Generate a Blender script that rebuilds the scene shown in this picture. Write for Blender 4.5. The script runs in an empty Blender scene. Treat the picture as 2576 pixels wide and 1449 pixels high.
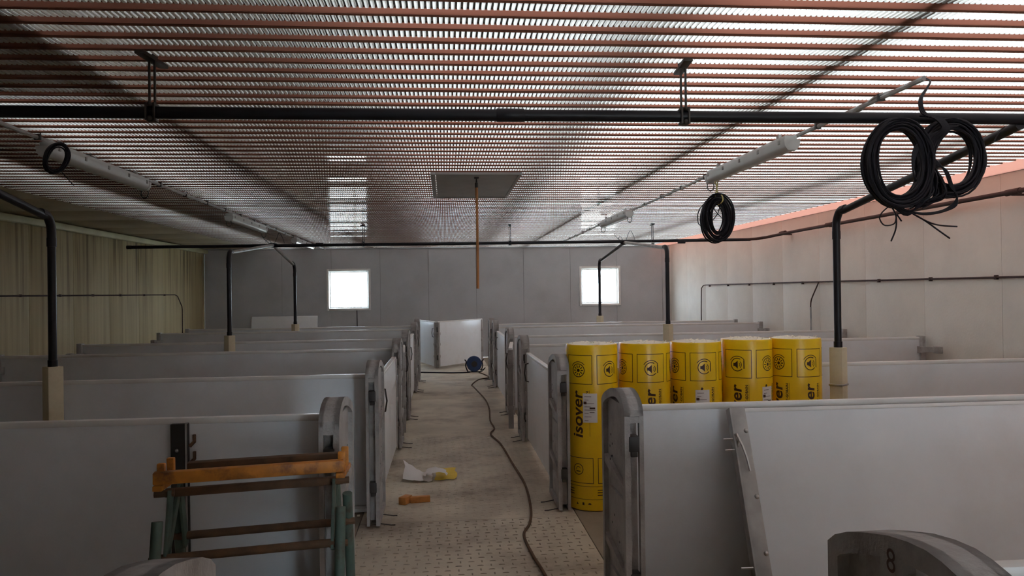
import bpy, bmesh, math, random
from mathutils import Vector, Matrix
random.seed(7)
SC = bpy.context.scene
COL = SC.collection
PI = math.pi

# ------------------------------------------------------------------ camera, sky, exposure
F_PX = 1900.0
psi, pit, rol = math.atan(170 / 1900), 0.0057, 0.0135
Fw = Vector((math.sin(psi) * math.cos(pit), math.cos(psi) * math.cos(pit), math.sin(pit)))
R0 = Vector((math.cos(psi), -math.sin(psi), 0))
U0 = R0.cross(Fw)
Rv = R0 * math.cos(rol) - U0 * math.sin(rol)
Uv = U0 * math.cos(rol) + R0 * math.sin(rol)
cam = bpy.data.objects.new('camera', bpy.data.cameras.new('camera'))
COL.objects.link(cam)
M = Matrix((Rv, Uv, -Fw)).transposed().to_4x4()
M.translation = (0, 0, 1.588)
cam.matrix_world = M
cam.data.sensor_width = 36
cam.data.sensor_fit = 'HORIZONTAL'
cam.data.lens = F_PX / 2576 * 36
cam.data.clip_start = 0.05
cam.data.clip_end = 300
SC.camera = cam

SKY = 24.0
w = bpy.data.worlds.new('World')
SC.world = w
w.use_nodes = True
nt = w.node_tree
bg = nt.nodes['Background']
bg.inputs[0].default_value = (0.81, 0.97, 1.13, 1)
bg.inputs[1].default_value = SKY

vs = SC.view_settings
vs.view_transform = 'Standard'
vs.look = 'None'
vs.gamma = 1
vs.use_curve_mapping = False
vs.exposure = 0.12
cy = SC.cycles
cy.max_bounces = 10
cy.diffuse_bounces = 8
cy.glossy_bounces = 3
cy.transmission_bounces = 6
cy.transparent_max_bounces = 8
cy.sample_clamp_indirect = 10.0
cy.caustics_reflective = True
cy.caustics_refractive = False

# ------------------------------------------------------------------ materials
def mat(name, col, rough=0.6, metal=0.0, var=0.12, scale=6.0, bump=0.0, bscale=60.0, spec=0.5, dirt=None, dscale=2.0, damt=0.5, stretch=None, zfade=None):
    m = bpy.data.materials.new(name)
    m.use_nodes = True
    n, l = m.node_tree.nodes, m.node_tree.links
    b = n['Principled BSDF']
    b.inputs['Roughness'].default_value = rough
    b.inputs['Metallic'].default_value = metal
    b.inputs['Specular IOR Level'].default_value = spec
    tc = n.new('ShaderNodeTexCoord')
    src = tc.outputs['Object']
    if stretch:
        mp = n.new('ShaderNodeMapping')
        mp.inputs['Scale'].default_value = stretch
        l.new(src, mp.inputs['Vector'])
        src = mp.outputs['Vector']
    ns = n.new('ShaderNodeTexNoise')
    ns.inputs['Scale'].default_value = scale
    ns.inputs['Detail'].default_value = 6
    l.new(src, ns.inputs['Vector'])
    cr = n.new('ShaderNodeValToRGB')
    cr.color_ramp.elements[0].position = 0.3
    cr.color_ramp.elements[1].position = 0.7
    cr.color_ramp.elements[0].color = [c * (1 - var) for c in col] + [1]
    cr.color_ramp.elements[1].color = [min(1, c * (1 + var)) for c in col] + [1]
    l.new(ns.outputs['Fac'], cr.inputs['Fac'])
    out = cr.outputs['Color']
    if dirt:
        n2 = n.new('ShaderNodeTexNoise')
        n2.inputs['Scale'].default_value = dscale
        n2.inputs['Detail'].default_value = 8
        n2.inputs['Roughness'].default_value = 0.65
        l.new(src, n2.inputs['Vector'])
        r2 = n.new('ShaderNodeValToRGB')
        r2.color_ramp.elements[0].position = 0.48
        r2.color_ramp.elements[1].position = 0.68
        r2.color_ramp.elements[0].color = (0, 0, 0, 1)
        r2.color_ramp.elements[1].color = (damt, damt, damt, 1)
        l.new(n2.outputs['Fac'], r2.inputs['Fac'])
        mx = n.new('ShaderNodeMix')
        mx.data_type = 'RGBA'
        if zfade:   # run-off stains start at the top of the wall and thin out below
            sx = n.new('ShaderNodeSeparateXYZ')
            l.new(tc.outputs['Object'], sx.inputs[0])
            mr = n.new('ShaderNodeMapRange')
            mr.inputs['From Min'].default_value, mr.inputs['From Max'].default_value = zfade
            mr.inputs['To Min'].default_value = 0.25
            l.new(sx.outputs['Z'], mr.inputs['Value'])
            mu = n.new('ShaderNodeMath')
            mu.operation = 'MULTIPLY'
            l.new(mr.outputs['Result'], mu.inputs[0])
            l.new(r2.outputs['Color'], mu.inputs[1])
            l.new(mu.outputs[0], mx.inputs[0])
        else:
            l.new(r2.outputs['Color'], mx.inputs[0])
        l.new(out, mx.inputs[6])
        mx.inputs[7].default_value = list(dirt) + [1]
        out = mx.outputs[2]
    l.new(out, b.inputs['Base Color'])
    if bump:
        n3 = n.new('ShaderNodeTexNoise')
        n3.inputs['Scale'].default_value = bscale
        n3.inputs['Detail'].default_value = 4
        l.new(tc.outputs['Object'], n3.inputs['Vector'])
        bp = n.new('ShaderNodeBump')
        bp.inputs['Strength'].default_value = bump
        bp.inputs['Distance'].default_value = 0.01
        l.new(n3.outputs['Fac'], bp.inputs['Height'])
        l.new(bp.outputs['Normal'], b.inputs['Normal'])
    return m

def mat_sheet(name, trans, refl, rough=0.16, gl=0.5, var=0.1):
    """translucent sheet lit from above by the sky, with a satin lower face"""
    m = bpy.data.materials.new(name)
    m.use_nodes = True
    n, l = m.node_tree.nodes, m.node_tree.links
    n.remove(n['Principled BSDF'])
    o = n['Material Output']
    t = n.new('ShaderNodeBsdfTranslucent')
    d = n.new('ShaderNodeBsdfDiffuse')
    g = n.new('ShaderNodeBsdfGlossy')
    g.inputs['Roughness'].default_value = rough
    g.inputs['Color'].default_value = (1, 1, 1, 1)
    fr = n.new('ShaderNodeFresnel')
    fr.inputs['IOR'].default_value = 1.45
    ml = n.new('ShaderNodeMath')
    ml.operation = 'MULTIPLY'
    ml.inputs[1].default_value = gl
    l.new(fr.outputs[0], ml.inputs[0])
    tc = n.new('ShaderNodeTexCoord')
    ns = n.new('ShaderNodeTexNoise')
    ns.inputs['Scale'].default_value = 1.3
    ns.inputs['Detail'].default_value = 3
    l.new(tc.outputs['Object'], ns.inputs['Vector'])
    cr = n.new('ShaderNodeValToRGB')
    cr.color_ramp.elements[0].position = 0.3
    cr.color_ramp.elements[1].position = 0.7
    cr.color_ramp.elements[0].color = [c * (1 - var) for c in trans] + [1]
    cr.color_ramp.elements[1].color = [c * (1 + var) for c in trans] + [1]
    l.new(ns.outputs['Fac'], cr.inputs['Fac'])
    l.new(cr.outputs['Color'], t.inputs['Color'])
    d.inputs['Color'].default_value = list(refl) + [1]
    a = n.new('ShaderNodeAddShader')
    l.new(t.outputs[0], a.inputs[0])
    l.new(d.outputs[0], a.inputs[1])
    mx = n.new('ShaderNodeMixShader')
    l.new(ml.outputs[0], mx.inputs[0])
    l.new(a.outputs[0], mx.inputs[1])
    l.new(g.outputs[0], mx.inputs[2])
    l.new(mx.outputs[0], o.inputs['Surface'])
    return m

def mat_glass(name):
    m = bpy.data.materials.new(name)
    m.use_nodes = True
    n, l = m.node_tree.nodes, m.node_tree.links
    n.remove(n['Principled BSDF'])
    t = n.new('ShaderNodeBsdfTransparent')
    g = n.new('ShaderNodeBsdfGlossy')
    g.inputs['Roughness'].default_value = 0.02
    mx = n.new('ShaderNodeMixShader')
    mx.inputs[0].default_value = 0.06
    l.new(t.outputs[0], mx.inputs[1])
    l.new(g.outputs[0], mx.inputs[2])
    l.new(mx.outputs[0], n['Material Output'].inputs['Surface'])
    return m

MT = {}
MT['fleece'] = mat_sheet('white_rib_sheet', (0.110, 0.099, 0.086), (0.30, 0.29, 0.27), gl=0.75, rough=0.08)
MT['fleece_side'] = mat_sheet('white_rib_flank', (0.110, 0.099, 0.086), (0.30, 0.29, 0.27), gl=0.0)
MT['pan'] = mat_sheet('salmon_sheet', (0.0190, 0.0066, 0.0041), (0.15, 0.072, 0.048), gl=0.4, rough=0.1)
MT['pan_edge'] = mat_sheet('salmon_edge_sheet', (0.046, 0.0195, 0.0135), (0.20, 0.10, 0.07), gl=0.3)
MT['gap'] = mat('dark_gap', (0.05, 0.05, 0.045), 0.16, spec=0.6)
MT['wall'] = mat('wall_board', (0.70, 0.67, 0.61), 0.7, var=0.06, scale=1.5, bump=0.15, bscale=40, dirt=(0.58, 0.55, 0.50), dscale=1.2, damt=0.5)
MT['wall_left'] = mat('stained_wall_board', (0.42, 0.35, 0.19), 0.75, var=0.1, scale=1.4, bump=0.15, bscale=40, dirt=(0.05, 0.03, 0.01), dscale=0.8, damt=1.0, zfade=(1.2, 2.3), stretch=(9.0, 9.0, 0.30))
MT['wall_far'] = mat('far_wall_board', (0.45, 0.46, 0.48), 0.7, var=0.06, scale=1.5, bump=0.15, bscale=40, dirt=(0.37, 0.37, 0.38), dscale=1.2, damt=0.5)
MT['edge'] = mat('dim_olive_edge', (0.44, 0.40, 0.30), 0.6, var=0.15, scale=2)  # olive tone stands in for dim light tinted by the cove
MT['joint'] = mat('dark_joint', (0.12, 0.115, 0.11), 0.8)
MT['plate'] = mat('floor_plate', (0.58, 0.52, 0.41), 0.55, var=0.16, scale=2.2, bump=0.25, bscale=35, dirt=(0.24, 0.19, 0.14), dscale=1.3, damt=0.85)
MT['lug'] = mat('plate_lug', (0.30, 0.26, 0.19), 0.6, var=0.3, scale=9)
MT['penfloor'] = mat('pen_floor', (0.30, 0.25, 0.18), 0.8, var=0.2, scale=3, bump=0.2)
MT['pvc'] = mat('grey_pvc', (0.66, 0.69, 0.715), 0.32, var=0.05, scale=2.5, dirt=(0.56, 0.56, 0.55), dscale=1.5, damt=0.5)
MT['pvc_w'] = mat('pale_pvc', (0.80, 0.83, 0.86), 0.3, var=0.05, scale=2.5, dirt=(0.66, 0.66, 0.66), dscale=2.5, damt=0.5)
MT['cap'] = mat('white_cap', (0.72, 0.72, 0.70), 0.35, var=0.06)
MT['post'] = mat('grey_moulded_post', (0.35, 0.338, 0.325), 0.55, var=0.14, scale=7, bump=0.25, bscale=80, dirt=(0.14, 0.125, 0.11), dscale=5, damt=0.6)
MT['steel'] = mat('steel', (0.55, 0.55, 0.54), 0.3, metal=0.9, var=0.1, scale=12)
MT['galv'] = mat('galvanised', (0.32, 0.315, 0.305), 0.45, metal=0.4, var=0.2, scale=10)
MT['black'] = mat('black_plastic', (0.010, 0.010, 0.014), 0.4, var=0.2, spec=0.3)
MT['cable'] = mat('black_cable', (0.008, 0.008, 0.013), 0.5, var=0.3, scale=20, spec=0.25)
MT['hanger'] = mat('dark_hanger', (0.035, 0.028, 0.022), 0.5, var=0.35, scale=20)
MT['bolt'] = mat('dark_bolt', (0.03, 0.028, 0.026), 0.5)
MT['beige'] = mat('beige_tube', (0.58, 0.52, 0.36), 0.5, var=0.08, scale=5, dirt=(0.35, 0.29, 0.16), dscale=3, damt=0.5)
MT['redpipe'] = mat('dark_brown_pipe', (0.05, 0.03, 0.027), 0.6, var=0.25, spec=0.2)
MT['lampwhite'] = mat('lamp_plastic', (0.52, 0.53, 0.52), 0.35, var=0.06)
MT['conduit'] = mat('grey_conduit', (0.36, 0.36, 0.35), 0.45, var=0.15, scale=15)
MT['hatch'] = mat('hatch_plate', (0.36, 0.37, 0.36), 0.5, var=0.08)
MT['wood'] = mat('broom_wood', (0.42, 0.17, 0.05), 0.55, var=0.25, scale=9, stretch=(6, 6, 0.6))
MT['block'] = mat('orange_wood', (0.55, 0.23, 0.06), 0.6, var=0.2, scale=20)
MT['yellow'] = mat('yellow_film', (0.88, 0.56, 0.008), 0.3, var=0.08, scale=3, bump=0.12, bscale=18)
MT['ink'] = mat('dark_print', (0.05, 0.018, 0.006), 0.5, var=0.1)
MT['wool'] = mat('cream_wool', (0.90, 0.86, 0.72), 0.9, var=0.06, scale=40, bump=0.3, bscale=90)
MT['paper'] = mat('white_paper', (0.75, 0.73, 0.72), 0.6, var=0.06)
MT['papery'] = mat('yellow_paper', (0.80, 0.58, 0.05), 0.5)
MT['orange'] = mat('rusty_orange_paint', (0.55, 0.21, 0.025), 0.5, var=0.25, scale=14, dirt=(0.12, 0.04, 0.015), dscale=12, damt=0.9)
MT['rust'] = mat('rust', (0.09, 0.05, 0.025), 0.75, var=0.4, scale=14, dirt=(0.16, 0.075, 0.03), dscale=8, damt=0.8)
MT['green'] = mat('worn_green_paint', (0.075, 0.12, 0.095), 0.6, var=0.3, scale=9, dirt=(0.06, 0.04, 0.025), dscale=9, damt=0.9)
MT['blue'] = mat('blue_plastic', (0.02, 0.05, 0.14), 0.4, var=0.15)
MT['frame'] = mat('white_window_frame', (0.78, 0.78, 0.76), 0.4, var=0.05)
MT['glass'] = mat_glass('window_glass')
MT['joist'] = mat('timber', (0.20, 0.15, 0.10), 0.8, var=0.2)
MT['cove'] = mat('yellowed_cove', (0.55, 0.55, 0.36), 0.6, var=0.12, scale=3)
MT['yard'] = mat('pale_yard', (0.68, 0.66, 0.60), 0.9, var=0.12, scale=0.4, dirt=(0.40, 0.42, 0.20), dscale=0.12, damt=0.7)
MT['leaf'] = mat('leaves', (0.12, 0.20, 0.05), 0.7, var=0.3)
MT['string'] = mat('yellow_string', (0.5, 0.42, 0.16), 0.7)

# ------------------------------------------------------------------ mesh helpers
class MB:
    def __init__(s):
        s.v, s.f, s.mi = [], [], []
        s.m = 0
        s.cuts = []
    def cut(s):
        """what follows is a piece of its own"""
        s.cuts.append((len(s.v), len(s.f)))
        return s
    def add(s, vs_, fs_):
        o = len(s.v)
        s.v += [tuple(p) for p in vs_]
        s.f += [tuple(i + o for i in f) for f in fs_]
        s.mi += [s.m] * len(fs_)
        return s
    def box(s, x0, x1, y0, y1, z0, z1, b=0.0):
        if b <= 0:
            v = [(x, y, z) for z in (z0, z1) for y in (y0, y1) for x in (x0, x1)]
            return s.add(v, [(0, 2, 3, 1), (4, 5, 7, 6), (0, 1, 5, 4), (2, 6, 7, 3), (0, 4, 6, 2), (1, 3, 7, 5)])
        bm = bmesh.new()
        bmesh.ops.create_cube(bm, size=1)
        for q in bm.verts:
            q.co = Vector(((x0 + x1) / 2 + q.co.x * (x1 - x0), (y0 + y1) / 2 + q.co.y * (y1 - y0), (z0 + z1) / 2 + q.co.z * (z1 - z0)))
        bmesh.ops.bevel(bm, geom=bm.edges[:], offset=b, segments=2, affect='EDGES', profile=0.5)
        return s.bm(bm)
    def bm(s, bm, mtx=None):
        bm.verts.ensure_lookup_table()
        for i, q in enumerate(bm.verts):
            q.index = i
        vs_ = [(mtx @ q.co) if mtx else q.co.copy() for q in bm.verts]
        fs_ = [[q.index for q in f.verts] for f in bm.faces]
        bm.free()
        return s.add(vs_, fs_)
    def bar(s, p, q, wx, wz, b=0.0):
        """box beam from p to q, wx wide sideways, wz high"""
        p, q = Vector(p), Vector(q)
        d = (q - p)
        L = d.length
        d.normalize()
        up = Vector((0, 0, 1)) if abs(d.z) < 0.95 else Vector((0, 1, 0))
        sx = d.cross(up).normalized()
        sz = sx.cross(d)
        t = MB()
        t.box(-wx / 2, wx / 2, 0, L, -wz / 2, wz / 2, b)
        m3 = Matrix((sx, d, sz)).transposed()
        return s.add([m3 @ Vector(v) + p for v in t.v], t.f)
    def tube(s, pts, r, n=8, closed=False, caps=True):
        pts = [Vector(p) for p in pts]
        N = len(pts)
        tan = []
        for i in range(N):
            a = pts[i - 1] if (i > 0 or closed) else pts[i]
            c = pts[(i + 1) % N] if (i < N - 1 or closed) else pts[i]
            t = (c - a)
            tan.append(t.normalized() if t.length > 1e-9 else Vector((0, 0, 1)))
        up = Vector((0, 0, 1)) if abs(tan[0].z) < 0.9 else Vector((1, 0, 0))
        nx = tan[0].cross(up).normalized()
        vs_ = []
        for i in range(N):
            nx = (nx - tan[i] * nx.dot(tan[i]))
            if nx.length < 1e-6:
                nx = tan[i].orthogonal()
            nx.normalize()
            ny = tan[i].cross(nx)
            rr = r[i] if isinstance(r, (list, tuple)) else r
            for k in range(n):
                a = 2 * PI * k / n
                vs_.append(pts[i] + (nx * math.cos(a) + ny * math.sin(a)) * rr)
        fs_ = []
        for i in range(N if closed else N - 1):
            j = (i + 1) % N
            for k in range(n):
                k2 = (k + 1) % n
                fs_.append((i * n + k, i * n + k2, j * n + k2, j * n + k))
        if caps and not closed:
            fs_.append(tuple(range(n - 1, -1, -1)))
            fs_.append(tuple((N - 1) * n + k for k in range(n)))
        return s.add(vs_, fs_)
    def prism(s, poly, x0, x1, ax='x'):
        """poly: (a, b) list; extruded along ax"""
        n = len(poly)
        f = {'x': lambda t, a, b: (t, a, b), 'y': lambda t, a, b: (a, t, b), 'z': lambda t, a, b: (a, b, t)}[ax]
        vs_ = [f(x0, a, b) for a, b in poly] + [f(x1, a, b) for a, b in poly]
        fs_ = [tuple(range(n - 1, -1, -1)), tuple(range(n, 2 * n))]
        for i in range(n):
            j = (i + 1) % n
            fs_.append((i, j, n + j, n + i))
        return s.add(vs_, fs_)
    def ring(s, outer, inner, x0, x1):
        n = len(outer)
        vs_ = [(x0, a, b) for a, b in outer] + [(x0, a, b) for a, b in inner] + [(x1, a, b) for a, b in outer] + [(x1, a, b) for a, b in inner]
        fs_ = []
        for i in range(n):
            j = (i + 1) % n
            fs_ += [(i, n + i, n + j, j), (2 * n + i, 2 * n + j, 3 * n + j, 3 * n + i), (i, j, 2 * n + j, 2 * n + i), (n + i, 3 * n + i, 3 * n + j, n + j)]
        return s.add(vs_, fs_)
    def disc_sphere(s, c, r, n=8, m=5):
        c = Vector(c)
        vs_ = [c + Vector((0, 0, -r))]
        for i in range(1, m):
            t = -PI / 2 + PI * i / m
            for k in range(n):
                a = 2 * PI * k / n
                vs_.append(c + Vector((math.cos(t) * math.cos(a), math.cos(t) * math.sin(a), math.sin(t))) * r)
        vs_.append(c + Vector((0, 0, r)))
        fs_ = [(0, 1 + (k + 1) % n, 1 + k) for k in range(n)]
        for i in range(m - 2):
            for k in range(n):
                k2 = (k + 1) % n
                fs_.append((1 + i * n + k, 1 + i * n + k2, 1 + (i + 1) * n + k2, 1 + (i + 1) * n + k))
        e = len(vs_) - 1
        b_ = 1 + (m - 2) * n
        fs_ += [(e, b_ + k, b_ + (k + 1) % n) for k in range(n)]
        return s.add(vs_, fs_)
    def lathe(s, prof, n=24, c=(0, 0, 0)):
        vs_, fs_ = [], []
        for r, z in prof:
            for k in range(n):
                a = 2 * PI * k / n
                vs_.append((c[0] + r * math.cos(a), c[1] + r * math.sin(a), c[2] + z))
        for i in range(len(prof) - 1):
            for k in range(n):
                k2 = (k + 1) % n
                fs_.append((i * n + k, i * n + k2, (i + 1) * n + k2, (i + 1) * n + k))
        return s.add(vs_, fs_)
    def mesh(s, name, mats, smooth=True, ang=40):
        me = bpy.data.meshes.new(name)
        me.from_pydata(s.v, [], s.f)
        if not isinstance(mats, (list, tuple)):
            mats = [mats]
        for m in mats:
            me.materials.append(m)
        if len(mats) > 1:
            me.polygons.foreach_set('material_index', s.mi)
        if smooth:
            me.polygons.foreach_set('use_smooth', [True] * len(me.polygons))
            me.set_sharp_from_angle(angle=math.radians(ang))
        me.update()
        return me
    def build(s, name, mats, parent=None, smooth=True, ang=40, label=None):
        if s.cuts:
            ends = s.cuts[1:] + [(len(s.v), len(s.f))]
            for (v0, f0), (v1, f1) in zip(s.cuts, ends):
                t = MB()
                t.v = s.v[v0:v1]
                t.f = [tuple(i - v0 for i in f) for f in s.f[f0:f1]]
                last = put(name, t.mesh(name, mats, smooth, ang), parent, label)
            return last
        return put(name, s.mesh(name, mats, smooth, ang), parent, label)

def put(name, me, parent=None, label=None, loc=None):
    o = bpy.data.objects.new(name, me)
    COL.objects.link(o)
    if parent:
        o.parent = parent
    if loc:
        o.location = loc
    if label:
        o['label'] = label
    return o

def thing(name, label, cat, loc=(0, 0, 0), rotz=0.0, group=None):
    o = bpy.data.objects.new(name, None)
    o.empty_display_size = 0.1
    COL.objects.link(o)
    o.location = loc
    o.rotation_euler = (0, 0, rotz)
    o['label'] = label
    o['category'] = cat
    if group:
        o['group'] = group
    return o

def tag(o, label, cat, group=None):
    o['label'] = label
    o['category'] = cat
    if group:
        o['group'] = group
    return o

def struct(o, label=None):
    o['kind'] = 'structure'
    return o

def kids(o):
    return [c for c in bpy.data.objects if c.parent == o]

def dup(root, label, loc, rotz=None, group=None):
    r = root.copy()
    COL.objects.link(r)
    r.location = loc
    if rotz is not None:
        r.rotation_euler = (0, 0, rotz)
    r['label'] = label
    for ch in kids(root):
        c = ch.copy()
        COL.objects.link(c)
        c.parent = r
        for g in kids(ch):
            d = g.copy()
            COL.objects.link(d)
            d.parent = c
    return r

def spline(pts, sub=8, closed=False):
    pts = [Vector(p) for p in pts]
    n = len(pts)
    out = []
    for i in range(n if closed else n - 1):
        if closed:
            p0, p1, p2, p3 = pts[i - 1], pts[i], pts[(i + 1) % n], pts[(i + 2) % n]
        else:
            p1, p2 = pts[i], pts[i + 1]
            p0 = pts[i - 1] if i > 0 else p1
            p3 = pts[i + 2] if i + 2 < n else p2
        for k in range(sub):
            t = k / sub
            out.append(0.5 * ((2 * p1) + (p2 - p0) * t + (2 * p0 - 5 * p1 + 4 * p2 - p3) * t * t + (3 * p1 - p0 - 3 * p2 + p3) * t ** 3))
    if not closed:
        out.append(pts[-1])
    return out

# ------------------------------------------------------------------ the shell
XL, XR, YB, YF, H = -5.70, 5.65, -6.0, 18.60, 2.72

o = MB().box(-60, 60, -60, 120, -0.6, -0.5).build('ground', MT['yard'], smooth=False)
struct(o)

fl = struct(MB().box(XL - 0.1, XR + 0.1, YB - 0.1, YF + 0.1, -0.14, -0.012).build('floor', MT['joint'], smooth=False))
cuts = [YB, 0.2, 2.35, 5.30, 8.38, 11.42, 13.70, 16.4, YF]
for i in range(len(cuts) - 1):
    MB().box(-0.602, 0.915, cuts[i] + 0.003, cuts[i + 1] - 0.003, -0.012, 0.0, 0.002).build('floor_plate', MT['plate'], fl)
rows = [-0.3, 1.60, 3.77, 5.72, 8.35, 10.08, 12.72, 13.95, YF]
side = [YB] + rows
for x0, x1 in ((XL, -0.608), (0.921, XR)):
    for i in range(len(side) - 1):
        MB().box(x0, x1, side[i] + 0.003, side[i + 1] - 0.003, -0.014, -0.001, 0.002).build('floor_plate', MT['penfloor'] if i > 0 else MT['penfloor'], fl)
lug, worn = MB(), MB()
for j in range(112):
    y = 1.2 + j * 0.0655
    if any(abs(y - c) < 0.03 for c in cuts):
        continue
    for k in range(24):
        x = -0.57 + k * 0.0632 + (0.012 if j % 4 > 1 else 0)
        if x > 0.89:
            continue
        a, b = (0.019, 0.0042) if (j + k) % 2 else (0.0042, 0.017)
        t = 0.55
        (lug if y < 5.3 else worn).add([(x - a, y - b, 0), (x + a, y - b, 0), (x + a, y + b, 0), (x - a, y + b, 0), (x - a * t, y - b * t, 0.003), (x + a * t, y - b * t, 0.003), (x + a * t, y + b * t, 0.003), (x - a * t, y + b * t, 0.003)],
                [(4, 5, 6, 7), (0, 1, 5, 4), (1, 2, 6, 5), (2, 3, 7, 6), (3, 0, 4, 7)])
worn.build('worn_tread_pattern', MT['plate'], fl, smooth=False)['kind'] = 'stuff'
o = lug.build('tread_pattern', MT['lug'], fl, smooth=False)
o['kind'] = 'stuff'

def minus(rects, wn):
    out = []
    for x0, x1, z0, z1 in rects:
        a, b, c, d = wn
        if x1 <= a or x0 >= b or z1 <= c or z0 >= d:
            out.append((x0, x1, z0, z1))
            continue
        if x0 < a: out.append((x0, a, z0, z1))
        if x1 > b: out.append((b, x1, z0, z1))
        xa, xb = max(x0, a), min(x1, b)
        if z0 < c: out.append((xa, xb, z0, c))
        if z1 > d: out.append((xa, xb, d, z1))
    return out
def minus_rects(r, holes):
    r = [r]
    for h in holes:
        r = minus(r, h)
    return r

# side walls in 1.25 m boards over a dark backing
HW = H + 0.05
for nm, xw, sgn, m in (('wall_left', XL, -1, MT['wall_left']), ('wall_right', XR, 1, MT['wall'])):
    a, b = sorted((xw + sgn * 0.02, xw + sgn * 0.16))
    wl = struct(MB().box(a, b, YB, YF + 0.1, -0.1, HW).build(nm, MT['joint'], smooth=False))
    y = YF - 0.14 - 19 * 1.25
    for i in range(20):
        y0, y1 = max(YB, y), min(YF, y + 1.25)
        y += 1.25
        if y1 - y0 < 0.05:
            continue
        a, b = sorted((xw, xw + sgn * 0.021))
        MB().box(a, b, y0 + 0.0025, y1 - 0.0025, 0, HW, 0.002).build('wall_panel', m, wl)
q = MB()
for x0, x1, z0_, z1_ in minus_rects((XL, XR, 0, HW), [(2.4, 3.3, -1, 2.1)]):  # added doorway, lets daylight onto the right-hand pens
    q.box(x0, x1, YB - 0.15, YB, z0_, z1_)
wb = struct(q.build('wall_back', MT['wall'], smooth=False))
struct(MB().box(XL, 0.70, -0.62, -0.45, 0, H - 0.01).build('wall_light_block', MT['wall'], smooth=False))  # added behind the camera to keep doorway light off the left pens

WIN = [(-2.80, -1.82, 1.235, 2.175), (3.385, 4.355, 1.262, 2.18)]
def far_rects(x0, x1, z0, z1):
    r = [(x0, x1, z0, z1)]
    for wn in WIN:
        r = minus(r, wn)
    return r
q = MB()
for r in far_rects(XL, XR, 0, HW):
    q.box(r[0], r[1], YF + 0.02, YF + 0.16, r[2], r[3])
wf = struct(q.build('wall_far', MT['joint'], smooth=False))
xs = [XL] + [-0.385 + 1.17 * k for k in range(-4, 6)] + [XR]
for i in range(len(xs) - 1):
    q = MB()
    for r in far_rects(xs[i] + 0.003, xs[i + 1] - 0.003, 0, HW):
        q.box(r[0], r[1], YF, YF + 0.021, r[2], r[3])
    q.build('wall_panel', MT['wall_far'], wf, smooth=False)

for i, (a, b, c, d) in enumerate(WIN):
    wn = bpy.data.objects.new('window_%d' % (i + 1), None)
    COL.objects.link(wn)
    wn.location = ((a + b) / 2, YF, c)
    struct(wn)
    W2, Hh = (b - a) / 2, d - c
    q = MB()
    for (x0, x1, z0, z1) in ((-W2 - 0.035, -W2 + 0.02, -0.035, Hh + 0.035), (W2 - 0.02, W2 + 0.035, -0.035, Hh + 0.035), (-W2 + 0.02, W2 - 0.02, -0.035, 0.02), (-W2 + 0.02, W2 - 0.02, Hh - 0.02, Hh + 0.035)):
        q.box(x0, x1, -0.03, 0.0, z0, z1, 0.008)
    q.build('window_frame', MT['frame'], wn)
    q = MB()
    t = 0.03
    for (x0, x1, z0, z1) in ((-W2, -W2 + t, 0, Hh), (W2 - t, W2, 0, Hh), (-W2 + t, W2 - t, 0, t), (-W2 + t, W2 - t, Hh - t, Hh)):
        q.box(x0, x1, 0.0, 0.12, z0, z1, 0.004)
    q.build('window_reveal', MT['frame'], wn)
    q = MB()
    t2 = 0.055
    for (x0, x1, z0, z1) in ((-W2 + t, -W2 + t2, t, Hh - t), (W2 - t2, W2 - t, t, Hh - t), (-W2 + t2, W2 - t2, t, t2), (-W2 + t2, W2 - t2, Hh - t2, Hh - t)):
        q.box(x0, x1, 0.04, 0.08, z0, z1, 0.004)
    q.build('sash', MT['frame'], wn)
    q = MB()
    for kx in (-0.3, 0.05, 0.3):
        for kz in (0.045, Hh - 0.045):
            q.cut().box(kx - 0.012, kx + 0.012, 0.03, 0.04, kz - 0.006, kz + 0.006, 0.002)
    q.build('clip', MT['steel'], wn)
    MB().box(-W2 + t2 - 0.005, W2 - t2 + 0.005, 0.056, 0.062, t2 - 0.005, Hh - t2 + 0.005).build('pane', MT['glass'], wn, smooth=False)

# ceiling : salmon pans and strips of small white ribs, lit from above
XA, XB, PER, SW = -4.40, 5.17, 0.1646, 0.084
q = MB()
q.box(XL - 0.1, XL, YB, YF, H, H + 0.06)
q.box(XR, XR + 0.1, YB, YF, H, H + 0.06)
q.box(XL, XR, YF, YF + 0.1, H, H + 0.06)
q.box(XL, XR, YB - 0.1, YB, H, H + 0.06)
ce = struct(q.build('ceiling', MT['joist'], smooth=False))
q = MB()
P = 0.024
nrib = int((XB - XA) / P)
z0, z1 = 0.0, -0.0085
for k in range(nrib):
    x = XA + k * P
    xa, xb, xc, xd = x, x + 0.0148, x + 0.0012, x + 0.0136
    ya, yb = 0.004, SW - 0.004
    q.m = 0
    q.add([(xa, ya, z0), (xb, ya, z0), (xb, yb, z0), (xa, yb, z0), (xc, ya + 0.003, z1), (xd, ya + 0.003, z1), (xd, yb - 0.003, z1), (xc, yb - 0.003, z1)],
          [(7, 6, 5, 4), (0, 4, 5, 1), (1, 5, 6, 2), (2, 6, 7, 3), (3, 7, 4, 0)])
    q.mi[-4:] = [2] * 4
    q.m = 1
    x2 = x + P
    q.add([(xb - 0.0005, ya - 0.001, z0 + 0.0003), (x2 + 0.0005, ya - 0.001, z0 + 0.0003), (x2 + 0.0005, yb + 0.001, z0 + 0.0003), (xb - 0.0005, yb + 0.001, z0 + 0.0003)], [(3, 2, 1, 0)])
q.m = 1
xe = XA + nrib * P
for ya, yb in ((-0.003, 0.005), (SW - 0.005, SW + 0.003)):
    q.add([(XA, ya, z0 + 0.0006), (xe, ya, z0 + 0.0006), (xe, yb, z0 + 0.0006), (XA, yb, z0 + 0.0006)], [(3, 2, 1, 0)])
strip_me = q.mesh('ceiling_strip', [MT['fleece'], MT['gap'], MT['fleece_side']], smooth=False)
q = MB()
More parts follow.
